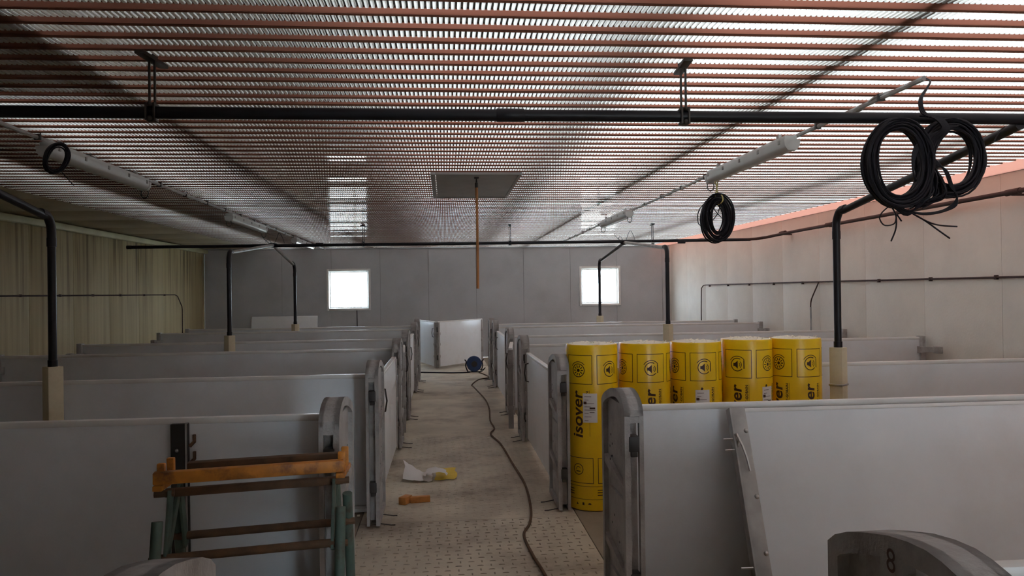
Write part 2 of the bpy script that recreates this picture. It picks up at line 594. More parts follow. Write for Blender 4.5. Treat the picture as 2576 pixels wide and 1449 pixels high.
q.add([(XA, SW, 0.004), (xe, SW, 0.004), (xe, PER, 0.004), (XA, PER, 0.004)], [(3, 2, 1, 0)])
q.m = 1
q.add([(xe, 0, 0.004), (XR, 0, 0.004), (XR, PER, 0.004), (xe, PER, 0.004)], [(3, 2, 1, 0)])
q.m = 0
for yv, zv in ((SW, -0.003), (PER, -0.0075)):
    q.add([(XA, yv, 0.014), (XA, yv, zv), (xe, yv, zv), (xe, yv, 0.014)], [(0, 1, 2, 3)])
pan_me = q.mesh('ceiling_pan', [MT['pan'], MT['pan_edge']], smooth=False)
rc = random.Random(17)
yy = 2.9604 - SW / 2 - 54 * PER
while yy < YF + 0.02:
    st_ = put('ceiling_strip', strip_me, ce, loc=(0, yy, H))
    tl = max(-0.05, min(0.05, rc.gauss(0, 0.022)))   # the sheets sag a little, each strip its own way
    st_.rotation_euler = (tl, 0, 0)
    st_.location.z = H - tl * SW / 2
    put('ceiling_pan', pan_me, ce, loc=(0, yy, H))
    yy += PER
yv = YB
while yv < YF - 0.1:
    MB().box(XL, XA, yv + 0.002, min(YF, yv + 1.25) - 0.002, H - 0.002, H + 0.012, 0.002).build('edge_fill', MT['edge'], ce)
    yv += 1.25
# joists above the sheet; the boards are added to shade parts of it
for x, wd, z in ((-1.75, 0.12, H + 0.02), (2.0, 0.08, H + 0.022)):
    MB().box(x - wd / 2, x + wd / 2, YB, YF, z, z + 0.16).build('joist', MT['joist'], ce, smooth=False)
for x0, x1, z in ((-2.10, -1.80, 2.93), (-3.55, -2.80, 2.92), (-5.9, -4.15, 2.94), (-1.05, -0.28, 3.25), (0.78, 1.06, 3.0), (4.0, 4.16, 2.86)):
    MB().box(x0, x1, YB, YF, z, z + 0.025).build('shade_board', MT['joist'], ce, smooth=False)
MB().box(-1.82, 0.9, YB, 1.9, 2.83, 2.855).build('shade_board', MT['joist'], ce, smooth=False)
MB().box(-2.90, -1.95, YB, 4.5, 2.90, 2.925).build('shade_board', MT['joist'], ce, smooth=False)
# unseen partial roof on the left, added to dim the ceiling there
def slope_z(x):
    return 2.85 + (x - XL + 0.6) * 0.275
for xa_, xb_ in ((XL - 0.6, -3.75), (-2.75, -0.5)):      # gap left open between them to brighten the left ceiling
    MB().prism([(xa_, slope_z(xa_)), (xb_, slope_z(xb_)), (xb_, slope_z(xb_) + 0.05), (xa_, slope_z(xa_) + 0.05)], YB, YF, 'y').build('shade_slope', MT['joist'], ce, smooth=False)

o = struct(MB().box(XL, XL + 0.10, YB, YF, 2.60, 2.70, 0.03).build('trim_1', MT['cove']))
o = struct(MB().box(XL + 0.12, XR - 0.02, YF - 0.015, YF - 0.002, 2.682, 2.700, 0.003).build('trim_2', MT['hatch']))

# ------------------------------------------------------------------ pen partitions with moulded end posts
def post_profile(y0, y1, hz):
    """side view of a moulded end post: a low dome, its crown nearer the front"""
    p = [(y0, 0.015), (y1, 0.015)]
    for t, dz in ((0, -0.09), (0.03, -0.068), (0.08, -0.047), (0.15, -0.027), (0.22, -0.010), (0.28, -0.002), (0.33, 0.0), (0.37, -0.005), (0.41, -0.015), (0.445, -0.030), (0.475, -0.052), (0.495, -0.078)):
        p.append((y1 - t * (y1 - y0) / 0.5, hz + dz))
    p.append((y0, hz - 0.105))
    return p
def inset(poly, d):
    n = len(poly)
    out = []
    for i in range(n):
        a, b, c = Vector(poly[i - 1]), Vector(poly[i]), Vector(poly[(i + 1) % n])
        e1, e2 = (b - a).normalized(), (c - b).normalized()
        n1, n2 = Vector((-e1.y, e1.x)), Vector((-e2.y, e2.x))
        m = (n1 + n2)
        m = m.normalized() if m.length > 1e-6 else n1
        k = max(0.5, m.dot(n1))
        out.append(tuple(b + m * d / k))
    return out

POST = {}
def post_meshes(s):
    """s=+1: aisle face on the -x side (right-hand row); s=-1 mirrored"""
    if s in POST:
        return POST[s]
    T = 0.088
    prof = post_profile(-0.47, 0.03, 1.125)
    core = [(-0.41, 0.04), (0.010, 0.04), (0.010, 1.00), (-0.05, 1.05), (-0.38, 1.06), (-0.41, 1.03)]
    q = MB()
    q.prism(core, s * 0.024, s * (T - 0.018))
    q.ring(prof, inset(prof, 0.040), 0, s * 0.026)
    q.ring(prof, inset(prof, 0.030), s * (T - 0.02), s * T)
    # top skin closing the channel on the crown
    crown = [p for p in prof if p[1] > 1.0]
    for i in range(len(crown) - 1):
        (a, b), (c, d) = crown[i], crown[i + 1]
        q.add([(0.0, a, b), (s * T, a, b), (s * T, c, d), (0.0, c, d), (0.0, a, b - 0.03), (s * T, a, b - 0.03), (s * T, c, d - 0.03), (0.0, c, d - 0.03)], [(0, 1, 2, 3), (7, 6, 5, 4)])
    # face plate with a recess along its far side, slanting braces across it
    for z0_, z1_ in ((0.06, 0.22), (0.34, 0.62), (0.74, 1.06)):
        q.prism([(-0.435, z0_), (-0.10, z0_ + 0.05), (-0.10, z1_), (-0.435, z1_ + 0.0)], 0.010 * s, s * 0.035)
    for z in (0.26, 0.66):
        q.prism([(-0.435, z - 0.02), (-0.005, z + 0.06), (-0.005, z + 0.10), (-0.435, z + 0.03)], 0.003 * s, s * 0.035)
    body = q.mesh('end_post', MT['post'], ang=30)
    q = MB()
    q.box(*sorted((s * 0.020, s * 0.068)), -0.474, -0.40, 0, 0.07, 0.004)
    q.box(*sorted((s * 0.030, s * 0.060)), -0.468, -0.40, -0.025, 0.02, 0.003)
    clip = q.mesh('clip', MT['bolt'])
    q = MB()
    for (y, z) in ((-0.14, 0.88), (-0.17, 0.84), (-0.12, 0.82), (-0.17, 0.78), (-0.15, 0.775), (-0.12, 0.755), (-0.2, 0.5), (-0.15, 0.45), (-0.30, 0.40)):
        q.tube([(s * 0.0085, y, z), (s * 0.0105, y, z)], 0.006, 6)
    hole = q.mesh('screw_hole', MT['bolt'])
    q = MB()
    q.tube([(s * 0.02, 0, 0.02), (s * -0.07, -0.01, 0.008), (s * -0.10, -0.012, 0.008)], 0.004, 6)
    bolts = q.mesh('floor_bolt', MT['bolt'])
    POST[s] = (body, clip, hole, bolts)
    return POST[s]

def partition(s, y, label, group, z=1.0, xend=None, bracket=True, x0=None, ymesh=0.0, posth=1.0, dz=0.0, extra=None):
    xp = x0 if x0 is not None else (0.80 if s > 0 else -0.455)
    root = thing('pen_partition', label, 'partition', (xp, y, 0), group=group)
    xe_ = (xend if xend is not None else (XR - 0.05 if s > 0 else -4.62)) - xp
    a, b = sorted((s * 0.075, xe_))
    MB().box(a, b, -0.018, 0.018, 0.03, z - 0.012, 0.003).build('panel', MT['pvc'], root)
    MB().box(a, b, -0.021, 0.021, z - 0.03, z, 0.005).build('top_cap', MT['cap'], root)
    q = MB()
    q.box(a, b, -0.022, 0.022, 0.0, 0.035, 0.003)
    q.build('bottom_rail', MT['galv'], root)
    body, clip, hole, bolts = post_meshes(s)
    p = put('end_post', body, root, loc=(0, 0, dz))
    if posth != 1.0:
        p.scale = (1, 1, posth)
    put('clip', clip, p, loc=(0, 0, 0.86))
    put('clip', clip, p, loc=(0, 0, 0.24))
    put('screw_hole', hole, p)['kind'] = 'stuff'
    for yb_ in (-0.42, -0.20):
        put('floor_bolt', bolts, root, loc=(0, yb_, 0))
    if bracket:
        q = MB()
        xb = xe_ - s * 0.03
        q.box(*sorted((xb - 0.03, xb + 0.03)), -0.05, 0.045, 0.02, z + 0.012, 0.006)
        q.build('end_upright', MT['post'], root)
        q = MB()
        xw = xb - s * 0.045
        for t in (-1, 1):
            q.prism([(0.0, z - 0.19), (t * 0.36, z - 0.145), (t * 0.36, z - 0.095), (0.0, z - 0.11)][::t], *sorted((xw - 0.015, xw + 0.015)))
            q.box(xw - 0.03, xw + 0.03, *sorted((t * 0.33, t * 0.42)), z - 0.165, z - 0.085, 0.006)
        q.build('wing_bracket', MT['post'], root)
    return root

RG, LG = 'pen partitions right of the aisle', 'pen partitions left of the aisle'
p0R = partition(1, 1.505, 'nearest partition post with a round top and the number 8, bottom right corner', RG, dz=0.02)
p0L = partition(-1, 1.505, 'pale round-topped post of the nearest partition, bottom left corner', LG, dz=0.025)
p1R = partition(1, 3.82, 'big light grey partition in front of the yellow rolls, round-topped post at its aisle end', RG)
p1L = partition(-1, 3.75, 'dark grey partition behind the rusty trestle', LG, z=1.01)
p2R = partition(1, 5.86, 'grey partition directly behind the yellow rolls, post beside the first roll', RG, z=0.985)
p2L = partition(-1, 5.66, 'second partition left of the aisle, beige tube standing before it', LG)
partition(1, 8.42, 'third partition right of the aisle, its round post closing the first closed gate', RG)
partition(-1, 8.25, 'third partition left of the aisle, post at the far end of the pale closed gate', LG)
partition(1, 10.15, 'fourth partition right of the aisle, gate ajar at its post', RG)
partition(-1, 10.0, 'fourth partition left of the aisle, a gate ajar at its post', LG)
partition(1, 12.95, 'fifth partition right of the aisle, second from the far end', RG)
partition(-1, 12.65, 'fifth partition left of the aisle, white-topped, second from the far end', LG)
partition(1, 14.1, 'farthest partition right of the aisle, below the right-hand window', RG)
partition(-1, 14.0, 'farthest partition left of the aisle, its post beside the folded white gates', LG, dz=0.01)

# number 8 on the nearest right post
def text_mesh(txt, size, bold=0.0, shear=0.0, space=1.0):
    cu = bpy.data.curves.new('t', 'FONT')
    cu.body = txt
    cu.size = size
    cu.offset = bold
    cu.shear = shear
    cu.space_character = space
    cu.fill_mode = 'FRONT'
    cu.resolution_u = 4
    ob = bpy.data.objects.new('t', cu)
    COL.objects.link(ob)
    bpy.context.view_layer.update()
    ev = ob.evaluated_get(bpy.context.evaluated_depsgraph_get())
    me = ev.to_mesh()
    vs_ = [tuple(v.co[:2]) for v in me.vertices]
    fs_ = [tuple(p.vertices) for p in me.polygons]
    ev.to_mesh_clear()
    bpy.data.objects.remove(ob)
    bpy.data.curves.remove(cu)
    return vs_, fs_
v8, f8 = text_mesh('8', 0.062)
q = MB()
q.add([(-0.0015, -0.185 - x, 1.072 + y) for x, y in v8], f8)
q.box(-0.0005, 0.024, -0.235, -0.165, 1.0, 1.104)
o = q.build('number', [MT['ink']], p0R, smooth=False)
o.data.materials.append(MT['post'])
mi = [0] * len(f8) + [1] * (len(o.data.polygons) - len(f8))
o.data.polygons.foreach_set('material_index', mi)

# steel channel with hinge on the near left partition
q = MB()
q.box(-0.845, -0.765, -0.045, -0.018, 0.05, 0.985, 0.003)
q.build('steel_channel', MT['bolt'], p1L)
q = MB()
q.box(-0.775, -0.768, -0.055, -0.018, 0.05, 0.99)
q.disc_sphere((-0.815, -0.047, 0.86), 0.009)
q.build('channel_edge', MT['steel'], p1L)
q = MB()
for z in (0.80, 0.74, 0.88):
    q.cut().tube([(-0.755, -0.05, z), (-0.735, -0.045, z + 0.02), (-0.74, -0.03, z + 0.05)], 0.009, 6)
q.build('rusty_hinge', MT['rust'], p1L)

# ------------------------------------------------------------------ gates along the aisle
def gate(label, p, q_, z=0.955, th=0.036, handle=0.8, side=1, white=True):
    p, q_ = Vector((p[0], p[1], 0)), Vector((q_[0], q_[1], 0))
    L = (q_ - p).length
    ang = math.atan2((q_ - p).y, (q_ - p).x)
    root = thing('pen_gate', label, 'gate', (p.x, p.y, 0), ang, 'aisle gates of the pens')
    MB().box(0.03, L - 0.03, -th / 2, th / 2, 0.06, z - 0.01, 0.003).build('panel', MT['pvc_w'], root)
    MB().box(0.0, L, -th / 2 - 0.003, th / 2 + 0.003, z - 0.025, z, 0.004).build('top_cap', MT['cap'], root)
    for x in (0.0, L - 0.05):
        q = MB()
        q.box(x, x + 0.05, -th / 2 - 0.012, th / 2 + 0.012, 0.04, z - 0.02, 0.004)
        for zz in (0.25, 0.5, 0.72):
            q.box(x - 0.006, x + 0.056, -th / 2 - 0.018, th / 2 + 0.018, zz, zz + 0.05, 0.003)
        q.build('end_profile', MT['post'], root)
    q = MB()
    x = L * handle
    yo = side * (th / 2 + 0.03)
    q.tube([(x, side * th / 2, 0.86), (x, yo, 0.85), (x + 0.005, yo + side * 0.012, 0.76), (x, yo, 0.68), (x, side * th / 2, 0.67)], 0.007, 6)
    q.build('latch_handle', MT['bolt'], root)
    q = MB()
    for zz in (0.2, 0.78):
        q.cut().tube([(-0.014, 0, zz), (-0.014, 0, zz + 0.1)], 0.012, 8)
    q.build('hinge', MT['bolt'], root)
    return root
gate('closed grey gate right of the aisle between the second and third partition', (0.865, 5.92), (0.865, 7.88), handle=0.9, side=1)
gate('closed pale gate left of the aisle with black latch loop near its front end', (-0.515, 5.72), (-0.515, 7.70), handle=0.1, side=-1)
gate('gate ajar right of the aisle, pale top edge, nearest of those swung out', (0.845, 9.62), (0.735, 8.55), handle=0.5, side=-1)
gate('gate ajar left of the aisle, its grey end post turned to the camera', (-0.52, 9.46), (-0.475, 8.50), handle=0.5, side=1)
gate('closed pale gate right of the aisle farther than the ajar one', (0.865, 10.2), (0.865, 12.40), handle=0.9, side=1)
gate('closed gate left of the aisle farther than the ajar one', (-0.515, 10.05), (-0.515, 12.10), handle=0.2, side=-1)
gate('closed gate panel left of the aisle before the last post', (-0.515, 12.68), (-0.515, 13.45), handle=0.5, side=-1)
gate('closed gate panel right of the aisle before the last post', (0.865, 12.98), (0.865, 13.55), handle=0.5, side=1)
gate('narrow white gate leaf folded back at the left of the aisle end', (-0.60, 17.2), (-0.195, 15.86), z=1.0, handle=0.94, side=-1)
gate('wide white gate leaf across the aisle end behind the blue reel', (-0.155, 15.80), (0.83, 17.1), z=1.005, handle=0.03, side=1)

# loose gate leaning on the near right partition
root = thing('loose_gate', 'light grey gate leaning on the near right partition, steel edge with dome bolts', 'gate', (1.43, 3.33, 0.0))
ry = math.atan2(0.40, 0.985)
rt = Matrix.Rotation(-ry, 4, 'X')
def leaned(name, qq, m):
    qq.v = [tuple(rt @ Vector(v)) for v in qq.v]
    return qq.build(name, m, root)
LZ = 1.055
leaned('panel', MB().box(0.05, 1.95, -0.016, 0.016, 0.02, LZ - 0.01, 0.002), MT['pvc'])
leaned('top_cap', MB().box(0.05, 1.95, -0.019, 0.019, LZ - 0.02, LZ, 0.004), MT['cap'])
q = MB()
q.box(0.0, 0.075, -0.026, -0.016, 0.0, LZ + 0.004, 0.002)
q.box(0.0, 0.075, 0.016, 0.026, 0.0, LZ + 0.004, 0.002)
q.box(-0.006, 0.006, -0.026, 0.026, 0.0, LZ + 0.004, 0.002)
leaned('steel_edge', q, MT['galv'])
q = MB()
for z in (0.94, 0.62, 0.36, 0.1):
    q.cut().disc_sphere((0.062, -0.026, z), 0.012)
leaned('dome_bolt', q, MT['steel'])
q = MB()
q.cut().tube([(0.0, 0.0, 0.93), (0.004, -0.045, 0.92), (0.022, -0.05, 0.86), (0.035, -0.05, 0.80), (0.042, -0.045, 0.74)], 0.006, 8)
q.cut().tube([(-0.05, 0.0, 0.905), (0.004, -0.01, 0.905)], 0.005, 6)
q.cut().tube([(-0.05, 0.0, 0.85), (0.004, -0.01, 0.85)], 0.005, 6)
q.cut().tube([(-0.06, 0.0, 0.30), (0.004, -0.01, 0.30)], 0.006, 6)
q.cut().tube([(0.006, -0.012, 0.93), (0.012, -0.03, 0.89), (0.006, -0.012, 0.84)], 0.007, 6)
leaned('latch_rod', q, MT['steel'])

# ------------------------------------------------------------------ yellow insulation rolls
RR, RH = 0.192, 1.20
def wrap2d(polys, r):
    """polys in (u around, v up) metres, wrapped on a cylinder facing -y at u=0"""
    bm = bmesh.new()
    for vs_, fs_ in polys:
        vv = [bm.verts.new((a, b, 0)) for a, b in vs_]
        for f in fs_:
            if len(set(f)) >= 3:
                try:
                    bm.faces.new([vv[i] for i in f])
                except ValueError:
                    pass
    us = [v.co.x for v in bm.verts]
    u = math.floor(min(us) / 0.012) * 0.012
    while u < max(us):
        bmesh.ops.bisect_plane(bm, geom=bm.verts[:] + bm.edges[:] + bm.faces[:], plane_co=(u, 0, 0), plane_no=(1, 0, 0), dist=1e-6)
        u += 0.012
    for v in bm.verts:
        a = v.co.x / r
        v.co = Vector((r * math.sin(a), -r * math.cos(a), v.co.y))
    q = MB()
    q.bm(bm)
    return q
def rect(x0, x1, y0, y1):
    return ([(x0, y0), (x1, y0), (x1, y1), (x0, y1)], [(0, 1, 2, 3)])
def outline(x0, x1, y0, y1, t=0.004):
    return [rect(x0, x1, y0, y0 + t), rect(x0, x1, y1 - t, y1), rect(x0, x0 + t, y0 + t, y1 - t), rect(x1 - t, x1, y0 + t, y1 - t)]
def arc(cx, cy_, r0, r1, a0, a1, n=20):
    vs_, fs_ = [], []
    for i in range(n + 1):
        a = math.radians(a0 + (a1 - a0) * i / n)
        vs_ += [(cx + r0 * math.cos(a), cy_ + r0 * math.sin(a)), (cx + r1 * math.cos(a), cy_ + r1 * math.sin(a))]
        if i:
            fs_.append((2 * i - 2, 2 * i - 1, 2 * i + 1, 2 * i))
    return (vs_, fs_)
DU = 2 * PI * RR / 5
RP = RR + 0.0012
def speaker(u, v):
    return [arc(u, v, 0.044, 0.050, 60, 320, 26), rect(u + 0.046, u + 0.053, v - 0.03, v + 0.034),
            rect(u - 0.030, u - 0.018, v - 0.011, v + 0.011), ([(u - 0.018, v - 0.011), (u + 0.004, v - 0.030), (u + 0.004, v + 0.030), (u - 0.018, v + 0.011)], [(0, 1, 2, 3)]),
            arc(u + 0.002, v, 0.016, 0.020, -45, 45, 8), arc(u + 0.002, v, 0.027, 0.032, -50, 50, 8),
            arc(u, v, 0.060, 0.065, 35, 150, 14)]
def sun(u, v):
    out = [arc(u, v, 0.044, 0.050, 0, 360, 26), arc(u, v, 0.0, 0.012, 0, 360, 10), arc(u, v, 0.060, 0.065, 40, 150, 14)]
    for k in range(10):
        a = 2 * PI * k / 10
        c, s_ = math.cos(a), math.sin(a)
        w_ = 0.0035
        out.append(([(u + 0.02 * c - w_ * s_, v + 0.02 * s_ + w_ * c), (u + 0.02 * c + w_ * s_, v + 0.02 * s_ - w_ * c), (u + 0.038 * c + w_ * s_, v + 0.038 * s_ - w_ * c), (u + 0.038 * c - w_ * s_, v + 0.038 * s_ + w_ * c)], [(0, 1, 2, 3)]))
    return out
vt, ft = text_mesh('isover', 0.118, bold=0.0022, shear=0.12, space=1.02)
mxx = max(a for a, b in vt)
vt = [(a * 0.345 / mxx, b) for a, b in vt]
vg, fg = text_mesh('SAINT-GOBAIN', 0.026, bold=0.0006)
mgx = max(a for a, b in vg)
vg = [(a * 0.19 / mgx, b) for a, b in vg]
def letters_at(u):
    return [([(u - b + 0.028, 0.525 + a) for a, b in vt], ft)]
small = [([(0.075 - b, 0.675 + a) for a, b in vg], fg), rect(0.082, 0.084, 0.54, 0.87)]
footp = [arc(-0.01, 0.30, 0.036, 0.041, 0, 360, 20), arc(-0.01, 0.30, 0.016, 0.02, 20, 200, 8), rect(-0.028, 0.008, 0.282, 0.288)]
footq = [([(-0.03, 0.045), (-0.012, 0.045), (-0.021, 0.062)], [(0, 1, 2)]), rect(0.02, 0.034, 0.045, 0.063), arc(0.075, 0.05, 0.0, 0.011, 0, 180, 8)]
for j in range(3):
    footq.append(rect(-0.11, -0.05, 0.115 + 0.018 * j, 0.121 + 0.018 * j))
bands = [rect(-2.5 * DU, 2.5 * DU, 0.178, 0.181)], [rect(-2.5 * DU, 2.5 * DU, 0.085, 0.088)]
ME_R = {}
prof = [(0.001, 0.0), (RR - 0.012, 0.0), (RR - 0.003, 0.006), (RR, 0.02), (RR, 0.6), (RR, RH - 0.02), (RR - 0.004, RH - 0.004), (RR - 0.016, RH - 0.002), (RR - 0.02, RH - 0.012)]
q = MB().lathe(prof, 48)
ME_R['plastic_wrap'] = q.mesh('plastic_wrap', MT['yellow'])
rnd = random.Random(3)
q = MB()
n = 40
q.add([(0, 0, RH + 0.004)] + [((RR - 0.017) * (0.55 if j == 0 else 1) * math.cos(2 * PI * k / n), (RR - 0.017) * (0.55 if j == 0 else 1) * math.sin(2 * PI * k / n), RH - 0.006 + (0.012 if j == 0 else 0) + rnd.uniform(-0.004, 0.006)) for j in range(2) for k in range(n)],
      [(0, 1 + k, 1 + (k + 1) % n) for k in range(n)] + [(1 + k, 1 + n + k, 1 + n + (k + 1) % n, 1 + (k + 1) % n) for k in range(n)])
for k in range(26):
    a, r_ = rnd.uniform(0, 6.28), rnd.uniform(0.03, RR - 0.03)
    x, y = r_ * math.cos(a), r_ * math.sin(a)
    q.tube([(x, y, RH), (x + rnd.uniform(-0.02, 0.02), y + rnd.uniform(-0.02, 0.02), RH + rnd.uniform(0.006, 0.014))], 0.003, 4)
ME_R['wool_end'] = q.mesh('wool_end', MT['wool'])
def flat(name, polys):
    return wrap2d(polys, RP).mesh(name, MT['ink'], smooth=False)
ME_R['printed_name'] = flat('printed_name', letters_at(0.0))
ME_R['small_lettering'] = flat('small_lettering', small)
ME_R['speaker_symbol'] = flat('speaker_symbol', speaker(0, 1.015))
ME_R['sun_symbol'] = flat('sun_symbol', sun(0, 1.015))
ME_R['printed_frame'] = flat('printed_frame', outline(-0.105, 0.105, 0.915, 1.125))
ME_R['lower_frame'] = flat('lower_frame', outline(-0.105, 0.105, 0.20, 0.385))
ME_R['flame_symbol'] = flat('flame_symbol', footp)
ME_R['foot_print'] = flat('foot_print', footq)
ME_R['printed_line'] = [flat('printed_line', x) for x in bands]
ME_R['sticker'] = wrap2d([rect(0, 0.105, 0.64, 0.85)], RP + 0.001).mesh('sticker', MT['paper'], smooth=False)
ml_ = []
for j in range(7):
    ml_.append(rect(0.012, 0.012 + [0.05, 0.03, 0.07, 0.045, 0.08, 0.03, 0.05][j], 0.825 - 0.024 * j, 0.828 - 0.024 * j))
ml_ += [rect(0.006, 0.028, 0.772, 0.792), rect(0.05, 0.09, 0.738, 0.750), rect(0.05, 0.085, 0.712, 0.716), rect(0.012, 0.04, 0.652, 0.656)]
ME_R['sticker_lines'] = wrap2d(ml_, RP + 0.0022).mesh('sticker_lines', MT['ink'], smooth=False)
rolls = [  # x, y, turn (deg), sticker angle
    (1.085, 5.56, 31, -62, 1.0, 'yellow insulation roll at the left of the row, its whole front side in view'),
    (1.497, 5.60, 0, None, 0.998, 'second yellow insulation roll from the left in the row'),
    (1.902, 5.62, 0, -20, 0.998, 'middle yellow insulation roll of the five, frayed pale wool on top'),
    (2.305, 5.63, -42, 55, 1.008, 'fourth yellow insulation roll, one speaker and one sun symbol showing'),
    (2.695, 5.63, 9, None, 1.008, 'yellow insulation roll at the right end of the row, beside the beige tube'),
]
for x, y, tr, st, sc, lab in rolls:
    r = thing('insulation_roll', lab, 'insulation roll', (x, y, 0.001), math.radians(tr), 'yellow insulation rolls')
    r.scale = (1, 1, sc)
    for nm in ('plastic_wrap', 'wool_end'):
        put(nm, ME_R[nm], r)
    for me_ in ME_R['printed_line']:
        put('printed_line', me_, r)
    for k in range(5):
        t_ = k * 2 * PI / 5
        if math.cos(t_ + math.radians(tr)) < -0.1:
            continue          # the back of the roll
        for nm in ('printed_name', 'small_lettering', 'printed_frame', 'lower_frame', 'flame_symbol', 'foot_print', 'speaker_symbol' if k in (0, 2) else 'sun_symbol'):
            p_ = put(nm, ME_R[nm], r)
            p_.rotation_euler = (0, 0, t_)
            if nm == 'foot_print':
                p_['kind'] = 'stuff'
    if st is not None:
        s_ = put('sticker', ME_R['sticker'], r, 'white paper label')
        s_.rotation_euler = (0, 0, math.radians(st))
        put('sticker_print', ME_R['sticker_lines'], s_)['kind'] = 'stuff'

# ------------------------------------------------------------------ feed pipes and their drops
def hanger(x, zp, z_top, r, y=0.0):
    q = MB()
    for dx in (-0.012, 0.012):
        q.bar((x + dx, y, zp + r), (x + dx, y, z_top - 0.01), 0.008, 0.012)
    q.box(x - 0.022, x + 0.022, y - 0.03, y + 0.03, zp + r, zp + r + 0.012, 0.003)
    q.box(x - 0.022, x + 0.022, y - 0.02, y + 0.02, zp - r - 0.014, zp - r, 0.003)
    for dx in (-0.018, 0.018):
        q.box(x + dx - 0.004, x + dx + 0.004, y - r - 0.008, y - r, zp - r - 0.014, zp + r + 0.012)
    q.disc_sphere((x, y - r - 0.008, zp + r + 0.004), 0.012)
    q.disc_sphere((x, y - r - 0.008, zp - r - 0.004), 0.012)
    q.bar((x - 0.012, y - 0.12, z_top - 0.024), (x + 0.012, y + 0.12, z_top - 0.024), 0.045, 0.018, 0.004)
    q.box(x - 0.02, x + 0.02, y - 0.02, y + 0.02, z_top - 0.016, z_top - 0.004)
    return q

NP, NZ, NR = 3.65, 2.448, 0.0285
root = thing('feed_pipe', 'thick black feed pipe crossing under the ceiling close to the camera', 'pipe', (0, NP, NZ))
MB().tube([(-5.2, 0, 0), (5.2, 0, 0)], NR, 20).build('pipe', MT['black'], root)
q = MB()
for x in (0.33, -2.6, 3.3):
    q.cut().tube([(x - 0.07, 0, 0), (x - 0.065, 0, 0), (x + 0.065, 0, 0), (x + 0.07, 0, 0)], [NR, NR + 0.004, NR + 0.004, NR], 20)
q.build('coupling', MT['black'], root)
for x in (-1.345, 1.193, -4.0, 3.9):
    hanger(x, 0, H - NZ, NR).build('hanger', MT['hanger'], root)

FP, FZ, FR = 12.45, 2.398, 0.026
root = thing('feed_pipe', 'black feed pipe crossing the far end of the shed, turning along the right wall', 'pipe', (0, FP, FZ))
q = MB()
q.tube(spline([(-4.98, 0, -0.015), (-2, 0, -0.005), (2, 0, 0.012), (4.6, 0, 0.03), (5.2, 0, 0.035)], 2), FR, 14)
q.build('pipe', MT['black'], root)
q = MB()
q.cut().tube([(-5.0, 0, -0.015), (-4.93, 0, -0.015)], FR + 0.004, 14)
for x in (0.12, -2.0, 4.0):
    q.cut().tube([(x - 0.06, 0, 0.004), (x + 0.06, 0, 0.004)], FR + 0.004, 14)
q.build('coupling', MT['black'], root)
for x in (-1.30, 1.09, 3.50):
    hanger(x, 0.005, H - FZ, FR).build('hanger', MT['black'], root)
q = MB()
q.tube([(5.12, 0, 0.035), (5.30, -0.02, 0.045), (5.42, -0.14, 0.06), (5.47, -0.4, 0.075), (5.5, -1.2, 0.09), (5.5, -7.0, 0.1), (5.5, -12.0, 0.1)], 0.024, 12)
q.build('wall_run', MT['redpipe'], root, label='brown pipe run along the right wall')
q = MB()
for y in (-0.6, -2.1, -3.9, -5.6, -7.4):
    q.cut().tube([(5.5, y - 0.09, 0.098), (5.5, y + 0.09, 0.096)], 0.032, 12)
    q.box(5.49, 5.65, y - 0.012, y + 0.012, 0.06, 0.08)
q.build('wall_clamp', MT['redpipe'], root)

def drop(label, jx, jy, jz, x, y, ze, zt, mats, box_w=0.098, rz=40, dark=True, r=0.027, strap=False, zb=0.0, arm='black'):
    root = thing('drop_pipe', label, 'pipe', (x, y, 0), group='drop pipes down to the feeders')
    j = Vector((jx - x, jy - y, jz))
    d = Vector((0, 0, ze)) - j
    d.normalize()
    e1 = Vector((0, 0, ze + 0.02)) - d * 0.10
    MB().tube([j, e1], r * 0.95, 12).build('sloping_pipe', MT[arm], root)
    c = Vector((0, 0, ze + 0.03))
    q = MB()
    q.tube(spline([c - d * 0.14, c - d * 0.06, Vector((0, 0, ze - 0.02)) - d * 0.012, (0, 0, ze - 0.07), (0, 0, ze - 0.13)], 5), r + 0.002, 12)
    q.build('elbow', MT['black'], root)
    MB().tube([(0, 0, ze - 0.10), (0, 0, zt - 0.03)], r, 14).build('downpipe', MT['black'], root)
    q = MB()
    q.cut().tube([(0, 0, ze - 0.17), (0, 0, ze - 0.11)], r + 0.004, 14)
    q.cut().tube([(0, 0, zt), (0, 0, zt + 0.045)], r + 0.005, 14)
    q.build('collar', MT['black'], root)
    q = MB()
    t = box_w / 2
    q.box(-t, t, -t, t, zb, zt, 0.004)
    b = q.build('square_tube', MT['beige'], root, label='beige square feed tube')
    b.rotation_euler = (0, 0, math.radians(rz))
    if strap:
        q = MB()
        t += 0.003
        q.box(-t - 0.01, t + 0.01, -t, t, zt - 0.29, zt - 0.275, 0.003)
        q.build('strap', MT['steel'], b)
    return root
drop('near right black drop pipe with beige tube beside the last yellow roll', 2.975, NP, NZ - 0.03, 2.985, 5.52, 2.13, 1.135, None, strap=True)
drop('near left black drop pipe bending down the left edge of the picture', -2.69, NP, NZ - 0.03, -2.69, 5.46, 2.115, 1.12, None, rz=48, strap=False)
drop('middle right drop pipe ending behind the third yellow roll', 3.02, FP, FZ, 2.985, 9.92, 2.135, 1.135, None, arm='galv')
drop('middle left drop pipe with beige tube before the fourth partition', -2.74, FP, FZ, -2.72, 9.86, 2.115, 1.09, None, rz=50, arm='galv')
drop('far right drop pipe standing before the right-hand window', 3.02, FP, FZ, 3.0, 14.45, 2.14, 1.11, None)
drop('far left drop pipe before the panel leaning on the far wall', -2.74, FP, FZ, -2.62, 13.58, 2.085, 1.08, None, rz=50, arm='galv')

